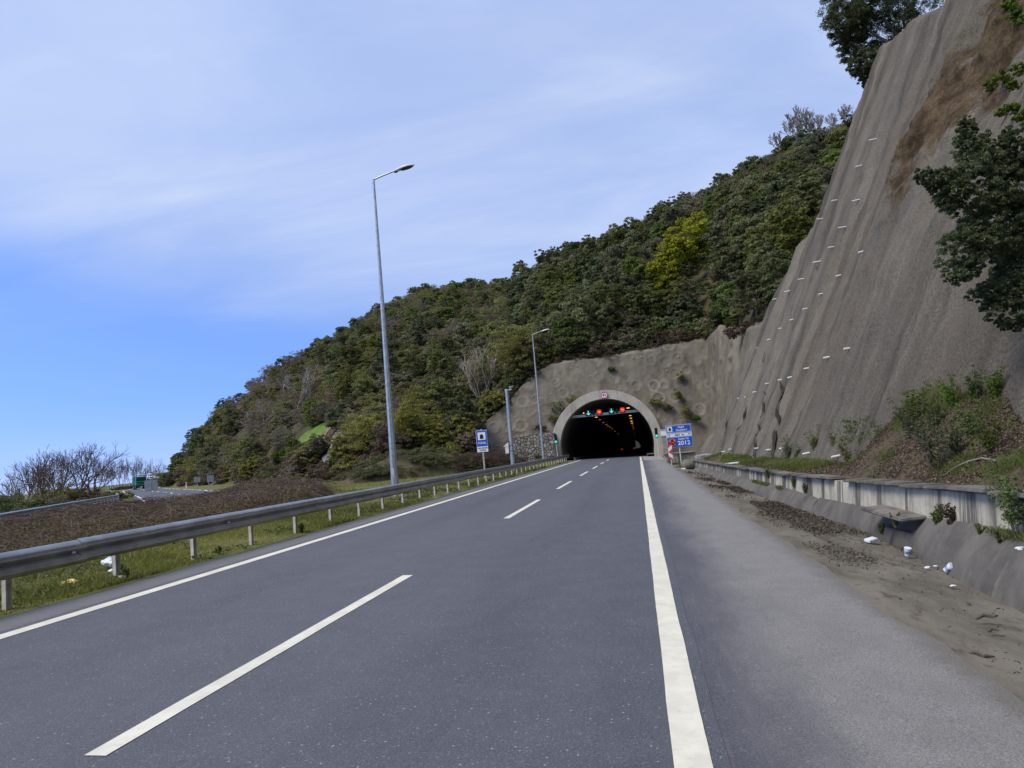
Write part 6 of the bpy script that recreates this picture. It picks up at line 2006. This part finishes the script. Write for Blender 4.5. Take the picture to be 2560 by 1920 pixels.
def build_grass():
    r = np.random.default_rng(31)
    n = 230000; y = 2.0+np.concatenate([r.random(n)*24, 22+r.random(n//2)*58]); x = np.where(np.arange(len(y)) < n, -8.0-5.2*r.random(len(y))**1.2, -8.0-32*r.random(len(y))**1.6)
    ed = -7.78-.16*fbm(y*1.1, y*0+3, 31, 5)-.10; x = np.where(x > ed, ed-.3*r.random(len(x)), x)
    ok = ~inpoly(x, y, BP) & (np.hypot(x+10.93, y-31.3) > .4) & (np.hypot(x, y) < np.interp(np.degrees(np.arctan2(x, y)), FA, FR)+6)
    dens = fbm(x*1.3, y*1.3, 311, 3); ok &= r.random(len(x)) < np.clip(.70+.9*dens, .12, 1)
    x, y, dens = x[ok], y[ok], dens[ok]; d = np.hypot(x, y); tall = np.clip(.5+fbm(x*.6, y*.6, 312, 3), .2, 1.2)
    V, F = blades(x, y, G(x, y)-.01, (.05+.16*r.random(len(x))**1.6)*tall*(1+.004*d), .007+.0008*d, r, .8)
    hue = fbm(x*.4, y*.4, 313, 3)
    tint = np.clip(.42+.75*hue+.45*(r.random(len(x))-.5), 0, 1); tint = np.where(r.random(len(x)) < .10, 1, tint)
    o = link('grass', np_mesh('grass', V, F, MAT['grass'], False, {'tint': ('FACE', tint), 'dead': ('FACE', tint*0)})); tag(o, 'short patchy grass between the asphalt edge and the brambles', 'grass', None, 'stuff')
    # broad low weeds in the verge
    n = 26000; y = 3+r.random(n)**1.4*60; x = -8.0-3.4*r.random(n); ok = (fbm(x*.9, y*.9, 314, 3) > .05) & ~inpoly(x, y, BP); x, y = x[ok], y[ok]
    C = np.stack([x, y, G(x, y)+.02+.09*r.random(len(x))], -1); Nn = r.normal(size=(len(x), 3))*.5+np.array([0, 0, 1]); V, F = leaf_quads(C, Nn, .016+.0012*np.hypot(x, y), .6, r)
    t = r.random(len(x)); o = link('verge_weeds', np_mesh('verge_weeds', V, F, MAT['tuft'], False, {'tint': ('FACE', t), 'dead': ('FACE', t*0)})); tag(o, 'low leafy clover and weeds in the grass verge', 'weeds', None, 'stuff')
    # the bank on the right: grass, weeds and fallen leaves
    n = 110000; y = 6+r.random(n)**1.1*42; x0 = gi(G_TOP, y)+.30; x1 = FX0+(np.maximum(np.interp(y, MO_Y, MO_Z), gi(W_TOPZ, y)+.1)-FZ0)/FM+.25; t = r.random(n); x = x0+(x1-x0)*(.12+.88*t)
    m_ = fbm(x*.7, y*.5, 321, 3); mound = np.interp(y, MO_Y, MO_Z) > 1.2; ok = np.where(mound, m_ > .02, m_ > -.12); x, y = x[ok], y[ok]; n = len(x)
    V, F = blades(x, y, bank_z(x, y)-.01, (.035+.11*r.random(n)**1.7)*(1+.004*y), .004+.0005*y, r, .9)
    t = np.clip(.35+.8*fbm(x, y, 322, 2)+.4*r.random(n), 0, 1)
    o = link('bank_grass', np_mesh('bank_grass', V, F, MAT['bank_blades'], False, {'tint': ('FACE', t), 'dead': ('FACE', t*0)})); tag(o, 'fresh grass along the foot of the concrete slope', 'grass', None, 'stuff')
    n = 75000; y = 5+r.random(n)**1.2*26; x0 = gi(G_TOP, y)+.28; x1 = FX0+(np.maximum(np.interp(y, MO_Y, MO_Z), gi(W_TOPZ, y)+.1)-FZ0)/FM+.3; x = x0+(x1-x0)*r.random(n); ok = r.random(n) < np.clip(.55+1.3*fbm(x*.9, y*.9, 341, 3), .10, 1); x, y = x[ok], y[ok]; n = len(x)
    C = np.stack([x, y, bank_z(x, y)+.01+.03*r.random(n)], -1); Nn = r.normal(size=(n, 3))*.7+np.array([-.5, -.2, 1]); V, F = leaf_quads(C, Nn, .013+.0006*y, .6, r); t = np.clip(r.random(n)**1.4+.35*fbm(x*1.5, y*1.5, 340, 2), 0, 1)
    o = link('fallen_leaves', np_mesh('fallen_leaves', V, F, MAT['litter_leaf'], False, {'tint': ('FACE', t), 'dead': ('FACE', t*0)})); tag(o, 'fallen brown leaves covering the debris mound', 'leaves', None, 'stuff')
    n = 14000; y = 5.5+r.random(n)**1.2*32; x = gi(G_TOP, y)-.03-.12*r.random(n); ok = fbm(y*.8, y*0, 351, 3)+.12*(y < 11) > .10; x, y = x[ok], y[ok]; n = len(x)
    V, F = blades(x, y, gi(G_TOPZ, y)-.05, .03+.09*r.random(n)**1.5, .005+.0006*y, r, 1.0); t = r.random(n)
    o = link('ledge_grass', np_mesh('ledge_grass', V, F, MAT['bank_blades'], False, {'tint': ('FACE', t), 'dead': ('FACE', t*0)})); tag(o, 'mossy grass strip on the ledge at the low wall foot', 'grass', None, 'stuff')
    # leaf and bark litter in the gutter, thickest along the middle of its length
    n = 26000; y = 5+r.random(n)*36; toe = gi(G_TOE, y); u = r.beta(2.2, 1.8, n); x = 2.25+(toe+.15-2.25)*u
    dn = fbm(x*1.2, y*.55, 331, 4)+.55*np.exp(-((y-15)/4.5)**2)*(u > .3)-.1; ok = (dn > .16) | (r.random(n) < .035); x, y, u = x[ok], y[ok], u[ok]; n = len(x)
    C = np.stack([x, y, -.105-.20*u+.03+.03*r.random(n)], -1); Nn = r.normal(size=(n, 3))*.5+np.array([0, 0, 1]); V, F = leaf_quads(C, Nn, .012+.0011*y, .42, r); t = r.random(n)*.7
    o = link('gutter_litter', np_mesh('gutter_litter', V, F, MAT['litter_leaf'], False, {'tint': ('FACE', t), 'dead': ('FACE', t*0)})); tag(o, 'dark leaf and bark litter lying in the dirt gutter', 'litter', None, 'stuff')


build_grass()


# single weeds along the bank, ledge and gutter
def weed(p, h, label, seed, mat='tuft', group=None, wide=.35):
    r = random.Random(seed); o = empty('weed', p, label, 'weed', group); m = MB(); parts = []
    for k in range(r.randint(8, 13)):
        a = r.uniform(0, 6.28); hh = h*r.uniform(.35, 1)*(1 if k else 1.15); w = hh*wide*r.uniform(.3, 1.5); e = Vector((math.cos(a)*w, math.sin(a)*w, hh))
        b = Vector((math.cos(a)*.12*h*r.random(), math.sin(a)*.12*h*r.random(), -.05)); mid = b.lerp(e, .5)+Vector((0, 0, hh*.12)); m.tube([tuple(b), tuple(mid), tuple(e)], [.005, .004, .002], 4)
        for q in (.25, .45, .65, .82, 1):
            c = b.lerp(mid, q*2) if q < .5 else mid.lerp(e, q*2-1)
            parts.append(shift(crown(h*.10, h*.10, h*.08, 4, 6, .014+.014*h, seed*31+k*7+int(q*9), .7, .3, .2, .8, -1, asp=.4), tuple(c)))
    m.build('stems', MAT['bark_brown'], o); link('leaves', leaf_mesh('leaves', parts, MAT[mat]), o); return o


for i, (xd, yd, Y, h, lab, mat) in enumerate([(1700, 985, 27.5, .9, 'dark leafy weed at the foot of the far cracks', 'near_leaf'), (1722, 990, 26, .6, 'low dark weed right of the far cracks', 'tuft'), (1770, 985, 24, .9, 'green weed left of the broken drain pipe', 'tuft'), (1812, 990, 22, .8, 'green weed under the broken drain pipe', 'tuft'),
                                              (1850, 985, 20.5, 1.1, 'tall green weed at the left edge of the mound', 'fresh'), (1880, 985, 19.5, 1.2, 'tall leafy weed beside the mound edge', 'fresh'), (1835, 1000, 20, .6, 'small weed in the grass strip', 'tuft'), (1905, 1000, 17.5, .7, 'grassy weed at the mound foot', 'tuft'),
                                              (1975, 960, 14.5, .7, 'dark feathery shrub low on the mound', 'near_leaf'), (2020, 1000, 12.5, .9, 'dark drooping shrub over the low wall', 'near_leaf'), (2060, 960, 12.5, .45, 'green clump in the middle of the mound', 'near_leaf'), (2010, 880, 14, .6, 'fresh green clump on the mound slope', 'fresh'), (2050, 830, 14, .55, 'fresh green clump near the mound top', 'fresh'),
                                              (2100, 800, 13.6, .55, 'leafy weed on the mound top', 'fresh'), (2140, 795, 13.2, .5, 'leafy weed at the right of the mound top', 'fresh'), (1985, 935, 15, .7, 'small weed on the left flank of the mound', 'fresh'), (2130, 900, 11.5, .5, 'small weed on the right flank of the mound', 'tuft'), (2085, 880, 12.6, .6, 'yellowish weed on the mound slope', 'fresh')]):
    q = at(xd, yd, Y)
    xx = min(max(q[0], float(gi(G_TOP, Y))+.35), FX0+2.4); weed((xx, Y, float(bank_z(np.array(xx), np.array(Y)))), h, lab, 60+i, mat)
for i, (xd, yd, xw, h, lab, mat) in enumerate([(2030, 1140, 4.05, .35, 'leafy weed on the ledge beside the tilted slab', 'fresh'), (2055, 1135, 4.05, .3, 'reddish weed on the ledge under the low wall', 'scrub'), (2192, 1140, 4.02, .65, 'green creeper climbing the low wall at the right edge', 'fresh'), (2120, 1165, 4.0, .18, 'low weed in the ledge joint', 'tuft'), (2170, 1185, 3.98, .2, 'low weed strip at the wall foot near the right edge', 'tuft'),
                                              (1935, 1133, 3.75, .18, 'small weed where the lining is broken', 'tuft'), (1905, 1150, 3.7, .16, 'tiny weed at the gutter toe before the broken lining', 'tuft'), (1715, 1050, 3.6, .25, 'small weed at the wall foot by the middle of the wall', 'tuft'), (1740, 1062, 3.65, .2, 'tuft growing from the wall foot joint', 'tuft'), (1660, 1030, 3.5, .3, 'weed tuft at the far wall foot', 'tuft')]):
    d = ray(xd, yd); t = xw/d[0]; q = EYE+d*t; weed(q, h, lab, 110+i, mat)
for i, (x, y, h, lab) in enumerate([(-8.15, 10.35, .22, 'dry weed at the foot of the guardrail post by the plastic bag'), (-8.1, 16.3, .25, 'leafy weed at a guardrail post foot'), (-8.4, 7.6, .4, 'dark weed at the far left edge under the guardrail'), (-8.2, 13.0, .15, 'white flowered tuft between guardrail posts')]):
    weed((x, y, .26), h, lab, 140+i, 'tuft')
for i, (x, y, lab) in enumerate([(2.6, 49.2, 'green tuft at the marker post foot'), (3.0, 51.0, 'green tuft under the name board'), (2.4, 70.0, 'grass tuft on the apron edge'), (2.7, 66.0, 'grass tuft beyond the shoulder end'), (3.4, 54.0, 'grass tuft behind the name board')]):
    weed((x, y, -.22), .5, lab, 150+i, 'fresh', None, .8)
# bent dead branch on the mound
m = MB(); br = []
for xd, yd, Y, up_ in ((2035, 1035, 12.0, .02), (2062, 1012, 11.8, .10), (2092, 1004, 11.6, .13), (2125, 1015, 11.4, .09), (2160, 1035, 11.1, .02)):
    q = at(xd, yd, Y); xx = min(max(q[0], float(gi(G_TOP, Y))+.35), FX0+1.5); br.append((xx, Y, float(bank_z(np.array(xx), np.array(Y)))+up_))
m.tube(br, [.004, .007, .010, .012, .013], 6); o = m.build('dead_branch', MAT['bark_grey'], None, True); tag(o, 'bent pale dead branch lying on the mound above the low wall', 'branch')

# the sea beyond the shore
w = NT('sea_water').set(.25, 0, .5).col((.05, .11, .16)); w.bump(w.noise(.4, 4), .3, .1)
xs = np.array([-9000, -3000, -800, -300, -95.]); ys = np.array([-500., 0, 200, 600, 2000, 9000])
Xg, Yg = np.meshgrid(xs, ys, indexing='ij')
tag(link('sea', np_mesh('sea', np.stack([Xg, Yg, Xg*0-9.0], -1).reshape(-1, 3), grid_faces(5, 6), w.m)), kind='structure')
